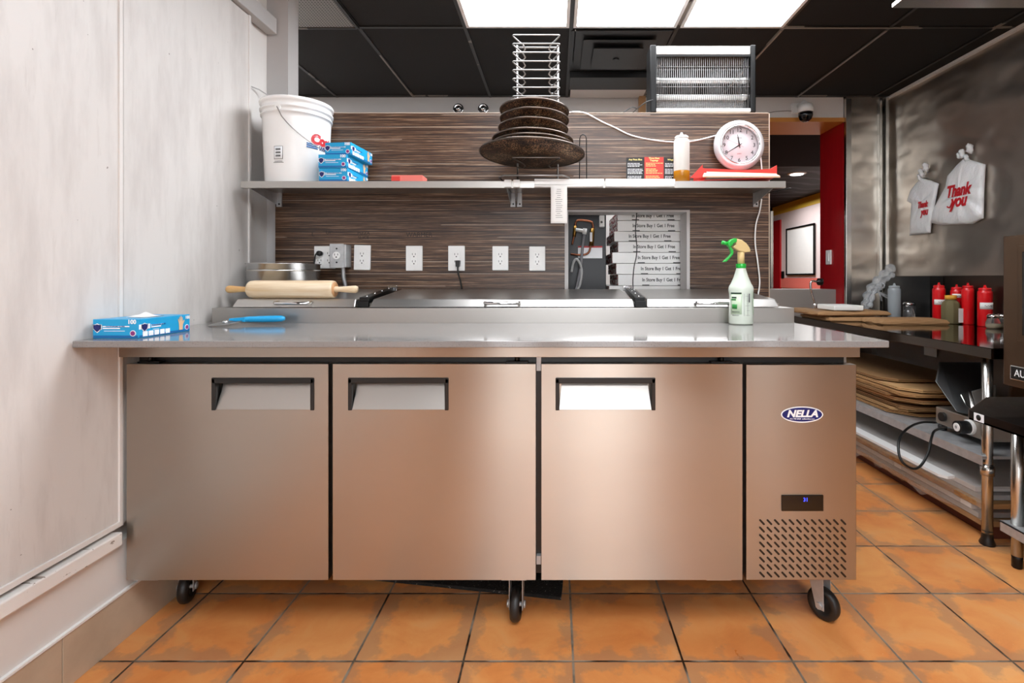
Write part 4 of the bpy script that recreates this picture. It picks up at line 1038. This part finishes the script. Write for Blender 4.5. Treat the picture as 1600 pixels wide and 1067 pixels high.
kn = B().box(pz(936, 0).x, pz(943.5, 0).x, 2.62, 2.66, pz(0, 355.5).z, pz(0, 338).z).obj('latch', white_p, t, bevel=.002)
B().cyl(pz(940, 347, 2.616), pz(940, 347, 2.622), .006, n=14).obj('latch_bolt', black, kn)
# pizza boxes
bx = [965, 965, 960, 966, 957, 963, 966, 952]; seam = [330.5, 344.5, 361.5, 377.3, 394.3, 411.5, 428.7, 446.5, 464]
txo = [0, 1, -5, 2, 9, 14, 16, 12]
order = ['topmost', 'second from the top', 'third from the top', 'fourth from the top', 'fourth from the bottom', 'third from the bottom', 'second from the bottom', 'lowest visible']
Zb = 2.60
redside = M('red_side_print', '#8f1a22', .6)
rn = redside.noise(redside.coord((1, 3, 18)), 3, 3); redside.base(redside.ramp(rn, [(.42, '#7c1219'), (.5, '#d8d4cf'), (.56, '#2b1a18'), (.64, '#8f1a22')])); redside = redside.m
ztop0 = None
for i in range(8):
    a = Xs(bx[i], Zb); z1 = H+(433-seam[i])*Zb/800; z0_ = H+(433-seam[i+1])*Zb/800
    t = thing('pizza_box', 'white pizza box with red sides, %s of the stack behind the opening' % order[i], 'pizza box', (a+.2, Zb+.2, z0_), 0, 'pizza boxes stacked behind the opening')
    bb = B().box(a, a+.40, Zb, Zb+.40, z0_+.0012, z1-.0008).obj('carton', white_p, t, bevel=.0015)
    B().box(a-.0008, a-.0002, Zb+.004, Zb+.396, z0_+.003, z1-.003).obj('side_print', redside, bb)
    tx = Xs(1020+txo[i], Zb)
    text('front_lettering', 'In Store Buy 1 Get 1 Free', .024, (tx, Zb-.0008, (z0_+z1)/2+.001), black_ink, bb, width=.212, off=.0005)
    for d in (-.088, .092):
        xa, xb = tx+d-.018, min(tx+d+.018, a+.399)
        B().box(xa, xb, Zb-.0012, Zb, z0_+.0012, z0_+.0060).obj('tab_slot', black_ink, bb)
# rest of the stack under the visible ones
tag(B().box(a, a+.40, Zb, Zb+.4, 0, z0_).obj('storage_crate', cardb), 'cardboard base carrying the stack of pizza boxes', 'crate')
tag(B().tube(crv([px(995, 329, 2.50), px(994, 345, 2.49), px(993, 362, 2.49), px(995, 385, 2.49), px(994, 402, 2.49), px(991, 415, 2.485), px(989, 435, 2.48), px(989, 450, 2.46), px(989, 460, 2.44)]), .0026, 8).obj('hanging_cable', black), 'thin black cable hanging before the pizza boxes', 'cable')
g = B().tube([px(1070, 339, 2.58), px(1071, 350, 2.555), px(1069, 366, 2.555), px(1067, 367, 2.56)], .006, 8)
tag(g.obj('white_hook', white_g), 'white plastic strip at the right edge of the opening', 'hook')

# ================================================================== RIGHT WORK TABLE
TZ = .857
t = thing('work_table', 'stainless worktable with undershelf along the right steel wall', 'table', (2.24, 3.1, 0))
B().box(1.823, 2.652, 2.14, 4.02, TZ-.004, TZ).box(1.823, 1.827, 2.14, 4.02, TZ-.046, TZ).box(1.823, 2.652, 2.14, 2.144, TZ-.046, TZ).obj('table_top', steel_table, t, bevel=.0012)
g = B().box(1.835, 2.64, 2.20, 4.0, .372, .385).box(1.833, 1.837, 2.2, 4.0, .345, .386)
g.obj('undershelf', zinc, t, bevel=.001)
for x, y in ((1.868, 2.215), (2.60, 2.215), (1.868, 3.95), (2.60, 3.95)):
    l = B().cyl((x, y, .05), (x, y, TZ-.005), .0205, n=28).obj('leg', steel, t)
    B().cyl((x, y, .30), (x, y, .345), .026, n=28).obj('shelf_collar', steel, l)
    B().lathe([(.028, 0), (.030, .006), (.022, .025), (.019, .055), (.021, .06)], (x, y, 0), 24).obj('foot', black, l)
# ---- oven, tray, stand
t = thing('conveyor_oven', 'dark steel oven with rounded side window at the right edge', 'oven', (2.2, 1.6, .713))
B().box(1.85, 2.64, .9, 2.117, .713, 1.324).obj('housing', steel_oven, t, bevel=.004)
B().box(1.844, 1.850, 1.15, 2.045, .900, 1.28).obj('window_frame', steel_oven, t, bevel=.003, seg=3)
B().box(1.840, 1.8445, 1.20, 2.020, .925, 1.255).obj('window', plain('oven_glass', '#15100d', .08).m, t, bevel=.002)
B().box(1.8415, 1.85, 1.92, 2.075, .742, .800).obj('badge_edge', steel, t, bevel=.003)
pl = B().box(1.8395, 1.845, 1.925, 2.071, .746, .796).obj('badge', black, t, bevel=.003)
text('badge_lettering', 'AUTO', .040, (1.8388, 2.002, .771), white_p, pl, R=R_LEFT, width=.100)
t = thing('oven_tray', 'black open crumb tray sticking out below the oven', 'tray', (1.75, 1.6, .60))
B().box(1.615, 2.0, 1.2, 2.0, .600, .608).box(1.615, 1.619, 1.2, 2.0, .600, .637).obj('tray_base', plain('black_enamel', '#100c0b', .12).m, t, bevel=.001)
g = B().prism([(1.685, 2.0, .637), (2.0, 2.0, .637), (2.0, 2.0, .687), (1.685, 2.0, .687)], (0, .002, 0)).prism([(1.616, 2.0, .637), (1.685, 2.0, .637), (1.685, 2.0, .687)], (0, .002, 0)).box(1.615, 2.0, 2.0, 2.002, .60, .637)
g.obj('back_rim', steel, t)
sq = B().box(1.6135, 1.6152, 1.93, 1.975, .604, .634).obj('sticker', white_ink, t)
B().lathe([(0, 0), (.011, 0), (.011, .0006), (0, .0006)], m=Matrix.Translation((1.6133, 1.9525, .619)) @ R_LEFT, n=20).obj('sticker_print', black_ink, sq)
t = thing('oven_stand', 'steel tube stand with lower shelf under the oven', 'stand', (2.2, 1.6, 0))
for x, y in ((1.835, 2.035), (2.58, 2.035), (1.835, 1.05), (2.58, 1.05)):
    l = B().cyl((x, y, .05), (x, y, .60), .020, n=28).obj('leg', steel, t)
    B().lathe([(.014, 0), (.018, .004), (.018, .04), (.0195, .05)], (x, y, 0), 20).obj('foot', darkmetal, l)
B().box(1.79, 2.62, 1.0, 2.065, .600-.012, .5995).obj('top_frame', darkmetal, t)
B().box(1.80, 2.62, 1.0, 2.075, .165, .172).box(1.80, 1.804, 1.0, 2.075, .13, .172).box(1.80, 2.6, 2.071, 2.075, .13, .172).obj('lower_shelf', zinc, t, bevel=.001)

# ---- slicer on the undershelf
t = thing('meat_slicer', 'grey meat slicer with black knobs on the undershelf', 'slicer', (2.08, 2.45, .386))
sz = .386
B().box(1.93, 2.22, 2.285, 2.60, sz+.03, sz+.115).obj('base', M('cast_alloy', '#a49c92', .38, .8).m, t, bevel=.006)
for x, y in ((1.95, 2.31), (1.95, 2.58), (2.20, 2.31), (2.20, 2.58)): B().lathe([(.018, 0), (.020, .02), (.014, .032)], (x, y, sz), 16).obj('foot', rubber, t)
def disc(n, y, z, r, x0, x1, mat, par=t): return B().cyl((x0, y, z), (x1, y, z), r, n=28).obj(n, mat, par, bevel=.001)
disc('switch_knob', 2.545, sz+.075, .022, 1.915, 1.93, black)
k_ = disc('dial_collar', 2.38, sz+.072, .034, 1.915, 1.93, white_p); disc('thickness_knob', 2.38, sz+.072, .029, 1.865, 1.915, black)
kc = disc('knob_cap', 2.38, sz+.072, .019, 1.862, 1.866, white_p)
text('knob_marks', '0', .02, (1.8612, 2.38, sz+.072), black_ink, kc, R=R_LEFT)
# gauge plate: a tilted ribbed sheet
gp = lambda x, y: px(x, y, 2.40+(648-y)*.0030)
P = [gp(1470, 568), gp(1464, 598), gp(1495, 643), gp(1522, 650), gp(1552, 618), gp(1552, 568)]
rib = mk_steel('ribbed_plate', '#a4a6a7', .45, 0, (2, 2, 220)).m
g = B(); g.prism([tuple(p) for p in P], (.0, .012, .006)); g.obj('gauge_plate', rib, t, bevel=.001)
P = [px(1500, 616, 2.40), px(1514, 611, 2.40), px(1524, 636, 2.34), px(1518, 642, 2.34), px(1508, 632, 2.36)]
B().prism([tuple(p) for p in P], (.02, .02, 0)).obj('blade_guard', white_p if False else steel, t, bevel=.004)
P = [px(1518, 612, 2.38), px(1556, 602, 2.42), px(1556, 640, 2.36), px(1526, 640, 2.34)]
B().prism([tuple(p) for p in P], (.015, .02, .0)).obj('carriage', M('bright_alloy', '#c9c8c4', .3, .7).m, t, bevel=.004)
B().tube([px(1541, 608, 2.42), px(1538, 600, 2.42)], .008, 10).obj('grip_pin', white_p, t)
tag(B().tube(crv([px(1462, 660, 2.57), px(1440, 660, 2.50), px(1420, 668, 2.40), px(1406, 684, 2.33), px(1404, 705, 2.28), px(1410, 722, 2.26), px(1425, 732, 2.26), px(1438, 728, 2.27), px(1450, 708, 2.30), px(1456, 682, 2.36), px(1462, 672, 2.42), px(1478, 668, 2.52)]), .0055, 10).obj('slicer_cord', black), 'black power cord looping down in front of the undershelf', 'cord')
# ---- flattened cardboard on the undershelf
random.seed(11)
names = ['at the top', 'second from the top', 'third from the top', 'fourth from the top', 'in the middle', 'in the lower middle', 'third from the bottom', 'second from the bottom', 'at the bottom']
Zn = [2.90, 2.72, 2.70, 2.78, 2.74, 2.80, 2.76, 2.82, 2.80]
zc = sz+.004; cardbs = [cardb, cardb2, cardb3]
n_ = 9
for k in range(n_):
    i = n_-1-k
    th = random.uniform(.014, .020)
    x0 = 1.86+random.uniform(-.015, .02)+(.02 if i > 4 else 0); y0 = Zn[i]
    cut = random.uniform(.05, .12)
    P = [(x0, y0+cut, zc), (x0+cut*.9, y0, zc), (x0+.42, y0-.02, zc), (x0+.50, y0+.06, zc), (x0+.50, 3.92, zc), (x0, 3.92, zc)]
    g = B()
    for q in range(2):
        g.prism([(a_, b2, zc+q*th*.5) for a_, b2, _ in P], (0, 0, th*.36))
    tag(g.obj('flat_carton', cardbs[k % 3]), 'flattened brown pizza carton on the undershelf, %s of the pile' % names[i], 'cardboard', 'flattened cartons on the undershelf')
    zc += th+random.uniform(.003, .008)
# plastic-wrapped bundle behind
t = thing('wrapped_bundle', 'dark brown bundle in clear film behind the flattened cartons', 'bundle', (2.4, 3.3, sz))
B().box(2.44, 2.64, 2.75, 3.9, sz+.002, sz+.36).obj('carton_block', plain('dark_card', '#5a3a22', .8).m, t, bevel=.01)
B().grid(lambda u, v_: Vector((2.425+.010*math.sin(9*u+14*v_), 2.72+1.2*u, sz+.005+.37*v_+.01*math.sin(17*u))), 24, 10).obj('film', film_low, t)
tag(B().box(2.418, 2.42, 3.25, 3.36, sz+.26, sz+.33).obj('paper_tag', paper), 'small white tag on the wrapped bundle under the table', 'tag')
# ---- wrapped boards on the floor
t = thing('board_pile', 'film-wrapped pile of flat grey and white boards on the floor under the table', 'board pile', (2.1, 3.1, 0))
B().box(1.93, 2.6, 2.26, 3.95, .0, .055).obj('pallet_board', plain('red_brown_board', '#5c2a18', .7).m, t)
gb_ = plain('grey_board', '#9d9a97', .6).m; gb2_ = plain('pale_board', '#c9c6c2', .5).m
for k in range(6):
    o_ = random.uniform(-.01, .015)
    B().box(1.86+o_+.03*(k > 3), 2.58, 2.24+.03*(k % 3), 3.95, .062+k*.026, .062+k*.026+.022).obj('board', [kraft, gb_, gb2_, cardb, gb_, gb2_][k], t)
B().grid(lambda u, v_: Vector((1.86+.012*math.sin(23*v_)+.55*max(0, u-.45)/.55, 2.22+1.7*v_, .085+.155*min(u/.45, 1)+.006*math.sin(31*v_+7*u))), 16, 60).obj('wrap_film', film_low, t)
B().grid(lambda u, v_: Vector((1.838+.012*math.sin(30*v_)*u+.01*u, 2.45+1.2*v_, .11-.035*u+.012*math.sin(41*v_)*u+.006*math.sin(97*v_)*u)), 4, 60).obj('torn_film', film_low, t)
tag(B().prism([(1.765, 2.36, .236), (1.785, 2.33, .236), (1.825, 2.34, .236), (1.825, 3.9, .236), (1.765, 3.9, .236)], (0, 0, .012)).obj('white_board', white_p), 'long white board lying on the wrapped pile on the floor', 'board')

# ================================================================== ON THE RIGHT TABLE
zt_ = TZ+.0004
def tpos(x, y):                                # point on the table top
    Z = (H-TZ)*800/(y-433); return ((x-868)*Z/800, Z, zt_)
rb = 'red squeeze bottles on the steel table'
for (x, y, hh, r, lab, band) in (
        (1467, 503.0, .262, .036, 'red squeeze bottle left of the herb jar, white tape low on it', (.115, .15, '')),
        (1508, 504.5, .25, .034, 'red squeeze bottle right of the herb jar, white tape near its top', (.165, .19, '')),
        (1522.5, 506.5, .262, .033, 'red squeeze bottle without tape, between two taped ones', None),
        (1539, 510.0, .25, .037, 'red squeeze bottle nearest the oven, white tape round its middle', (.105, .145, ''))):
    q_ = tpos(x, y); xx = min(q_[0], 2.612); squeeze('squeeze_bottle', lab, 'bottle', (xx, q_[1]+.0, zt_), r, hh, red_sq, red_sq, rb, band=band)
q_ = tpos(1485.5, 505.5)
t = thing('herb_jar', 'square jar of dried green herbs with yellow cap between red bottles', 'jar', q_)
B().lathe([(0, 0), (.048, 0), (.052, .006), (.052, .115), (.046, .135), (.030, .150), (.030, .155)], n=8, m=Matrix.Rotation(PI/8, 4, 'Z')).obj('jar_body', olive, t, local=True, bevel=.004)
B().lathe([(.032, .155), (.032, .182), (0, .182)], n=32).obj('cap', yellow_p, t, local=True)
B().box(.012, .046, -.0495, -.0485, .01, .10).obj('label', paper, t, local=True)
def shaker(x, y, lab, sc=1, off=0):
    q_ = tpos(x, y)
    t = thing('glass_shaker', lab, 'shaker', (q_[0], q_[1], zt_), 0, 'glass shakers on the steel table')
    B().lathe([(0, 0), (.030*sc, 0), (.036*sc, .012*sc), (.036*sc, .035*sc), (.028*sc, .055*sc), (.028*sc, .062*sc)], n=28).obj('jar', glass, t, local=True)
    B().lathe([(0, .003), (.031*sc, .003), (.032*sc, .025*sc), (0, .028*sc)], n=24).obj('contents', plain('spice', '#b9a98a', .8).m if 'spice' not in bpy.data.materials else bpy.data.materials['spice'], t, local=True)
    B().lathe([(.030*sc, .060*sc), (.031*sc, .074*sc), (.022*sc, .083*sc), (0, .085*sc)], n=28).obj('lid', chrome, t, local=True)
shaker(1552, 513, 'round glass shaker with chrome lid at the foot of the red bottles')
shaker(1566, 512, 'second round glass shaker half hidden by the oven')
q_ = (2.40, 3.62, zt_)
squeeze('squeeze_bottle', 'clear grey squeeze bottle standing behind the brown paper bag', 'bottle', (2.395, 3.62, zt_), .040, .255, clear_grey, clear_grey)
t = thing('glass_jar', 'glass jar with chrome lid behind the brown bag by the steel wall', 'jar', (2.50, 3.62, zt_))
B().lathe([(0, 0), (.034, 0), (.036, .01), (.036, .10)], n=28).obj('jar', glass, t, local=True); B().lathe([(.038, .10), (.038, .112), (.030, .122), (0, .124)], n=28).obj('lid', chrome, t, local=True)
# brown paper bags
def paperbag(name, pts, z0, th, lab, mat=kraft, rot=0):
    g = B(); n = len(pts)
    cx2 = sum(p[0] for p in pts)/n; cy2 = sum(p[1] for p in pts)/n
    levels = [(0, .96), (.25, 1.0), (.6, .98), (.9, .93), (1, .86)]
    rings = []
    for f_, s_ in levels:
        rings.append([g.bm.verts.new((cx2+(p[0]-cx2)*s_+random.uniform(-.004, .004), cy2+(p[1]-cy2)*s_, z0+th*f_+random.uniform(-.004, .004)*(f_ > 0))) for p in pts])
    for A, Bq in zip(rings, rings[1:]):
        for i in range(n): g.bm.faces.new([A[i], A[(i+1)%n], Bq[(i+1)%n], Bq[i]])
    g.bm.faces.new(rings[0][::-1]); g.bm.faces.new(rings[-1])
    return tag(g.obj(name, mat), lab, 'paper bag', 'brown paper bags on the steel table')
def rectpts(x0, x1, y0, y1, n=6):
    P = [(x0+(x1-x0)*i/n, y0) for i in range(n)]+[(x1, y0+(y1-y0)*i/n) for i in range(n)]+[(x1-(x1-x0)*i/n, y1) for i in range(n)]+[(x0, y1-(y1-y0)*i/n) for i in range(n)]
    return P
random.seed(4)
paperbag('paper_bag', rectpts(1.84, 2.20, 3.42, 3.85), zt_, .028, 'flat brown paper bag at the bottom of the far stack')
paperbag('paper_bag', rectpts(1.77, 2.27, 3.46, 3.90), zt_+.036, .030, 'brown paper bag in the far stack, under the foam lid')
paperbag('paper_bag', rectpts(2.03, 2.45, 3.18, 3.40), zt_, .034, 'long folded brown paper bag lying left of the red bottles')
g = B().box(1.89, 2.09, 3.47, 3.70, zt_+.071, zt_+.105); tag(g.obj('foam_lid', foam, bevel=.006), 'white foam container lid on top of the brown bags', 'foam lid')
t = thing('film_roll', 'crumpled tube of clear plastic leaning in the steel corner', 'plastic wrap', (2.3, 3.9, zt_))
pc1 = crv([px(1353, 492, 3.86), px(1354, 470, 3.86), px(1362, 450, 3.88), px(1378, 432, 3.90), px(1394, 417, 3.93)], 6)
g = B().tube(pc1, [.030+.010*math.sin(i*1.7) for i in range(len(pc1))], 12).tube(crv([px(1358, 480, 3.80), px(1366, 455, 3.80), px(1380, 440, 3.82), px(1396, 428, 3.84)], 6), [.018+.007*math.sin(i*2.3) for i in range(19)], 10)
g.obj('plastic_sleeve', film, t)
g = B()
for k in range(8):
    a_ = random.uniform(0, 6.28); c0 = px(1372, 455, 3.80)
    g.tube(crv([c0, c0+Vector((.04*math.cos(a_)+.03, -.01, .04*math.sin(a_))), c0+Vector((.08*math.cos(a_+.4)+.04, 0, .07*math.sin(a_+.4)))], 5), .006, 6)
g.obj('loose_end', film, t)
# faucet
t = thing('faucet', 'chrome faucet with black handle at the far end of the steel table', 'faucet', (1.985, 3.85, zt_))

B().tube(crv([(1.985, 3.92, .86), (1.985, 3.92, .95), (1.97, 3.92, 1.0), (1.955, 3.92, 1.06), (1.955, 3.92, 1.115), (1.98, 3.92, 1.125), (2.0, 3.92, 1.12)]), .008, 10).obj('spout', chrome, t)
B().lathe([(.02, 0), (.02, .03), (.013, .04), (.017, .06), (.013, .075), (.015, .09), (.008, .10)], (1.985, 3.92, .86), 20).obj('base', chrome, t)
B().cyl((2.0, 3.90, 1.12), (2.03, 3.90, 1.12), .028, n=20).obj('handle', black, t, bevel=.004)
# black block filling the dark rectangle on the wall behind the bottles
tag(B().box(2.560, 2.650, 3.50, 3.98, zt_, 1.160).obj('black_block', black), 'black upright block against the steel wall behind the clear bottle', 'box')

# ================================================================== BAGS ON THE STEEL WALL
def wpt(x, y, d=.0):                               # point on the right steel wall plane
    X = 2.652-d; Z = X*800/(x-868); return Vector((X, Z, H-(y-433)*Z/800))
bagm = M('white_bag_film', '#e3e3e3', .35, 0, Subsurface_Weight=.05)
bagm.bump(bagm.noise(bagm.coord((1, 1, .6)), 16, 5, .6), .75, .02); bagm = bagm.m
def bag(outline, knot, lab, writing, depth=.035):
    cx2 = sum(p[0] for p in outline)/len(outline); cy2 = sum(p[1] for p in outline)/len(outline)
    base = wpt(cx2, max(p[1] for p in outline))
    t = thing('plastic_bag', lab, 'plastic bag', base, 0, 'carrier bags hanging on the steel wall')
    # dense outline
    O = []
    for a, b_ in zip(outline, outline[1:]+outline[:1]):
        n = max(1, int(math.hypot(a[0]-b_[0], a[1]-b_[1])/5))
        O += [(a[0]+(b_[0]-a[0])*i/n, a[1]+(b_[1]-a[1])*i/n) for i in range(n)]
    g = B(); rings = []
    random.seed(2)
    back = [g.bm.verts.new(wpt(x, y, .001)) for x, y in O]
    prev = back
    for s_, dd in ((1.0, .010), (.92, depth*.75), (.7, depth), (.4, depth*1.08), (.15, depth*1.05)):
        ring = [g.bm.verts.new(wpt(cx2+(x-cx2)*s_, cy2+(y-cy2)*s_, dd+.004*math.sin(i*.9)*(s_ < 1))) for i, (x, y) in enumerate(O)]
        for i in range(len(O)):
            f = g.bm.faces.new([prev[i], prev[(i+1)%len(O)], ring[(i+1)%len(O)], ring[i]]); f.smooth = True
        prev = ring
    c2 = g.bm.verts.new(wpt(cx2, cy2, depth*1.05))
    for i in range(len(O)): f = g.bm.faces.new([prev[i], prev[(i+1)%len(O)], c2]); f.smooth = True
    g.bm.faces.new(back[::-1])
    b0 = g.obj('bag_body', bagm, t)
    g = B()
    for (x, y, r) in knot:
        c3 = wpt(x, y, .022); nn = len(g.bm.verts); g.lathe([(0, -r*1.3), (r*.5, -r*1.1), (r*.75, -.5*r), (r*.55, 0), (r*.8, r*.6), (r*.4, r*1.1), (0, r*1.2)], c3, 14)
        for v in list(g.bm.verts)[nn:]: v.co += Vector((0, random.uniform(-.2, .2)*r, random.uniform(-.2, .2)*r))+Vector((0, (v.co.z-c3.z)*.3, 0))
    g.obj('knot', bagm, t)
    return t, b0, depth
t, b0, dp = bag([(1506, 247), (1517, 250), (1540, 257), (1538, 300), (1537, 341), (1520, 350), (1470, 352), (1451, 347), (1453, 335), (1466, 312), (1477, 292), (1480, 275), (1495, 258)],
    [(1515, 232, .026), (1504, 240, .024), (1510, 247, .02), (1498, 243, .016)], 'larger white carrier bag with red script, hanging nearer the oven', None)
def bagtext(s, x, y, size, par, dpx, shear=.3, width=None, off=.002):
    p = wpt(x, y, dpx); text('thank_you_lettering', s, size, p, red_ink, par, R=R_LEFT, shear=shear, off=off, width=width, ext=.001)
bagtext('Thank', 1496, 298, .105, b0, .041, width=.20, off=.004); bagtext('you', 1497, 314, .11, b0, .041, width=.15, off=.004)
g = B().tube(crv([wpt(1488, 316, .041), wpt(1484, 324, .041), wpt(1480, 323, .041)]), .005, 6).obj('script_tail', red_ink, b0)
t, b0, dp = bag([(1439, 278), (1452, 281), (1467, 287), (1463, 310), (1456, 345), (1454, 364), (1421, 368), (1423, 330), (1424, 318), (1417, 314), (1422, 298), (1430, 288)],
    [(1446, 261, .026), (1440, 270, .026), (1437, 277, .02)], 'smaller creased white carrier bag, nearer the corner of the steel wall', None, depth=.03)
bagtext('Thank', 1441, 320, .06, b0, .036, width=.10, off=.003); bagtext('you', 1444, 331, .07, b0, .036, width=.08, off=.003)
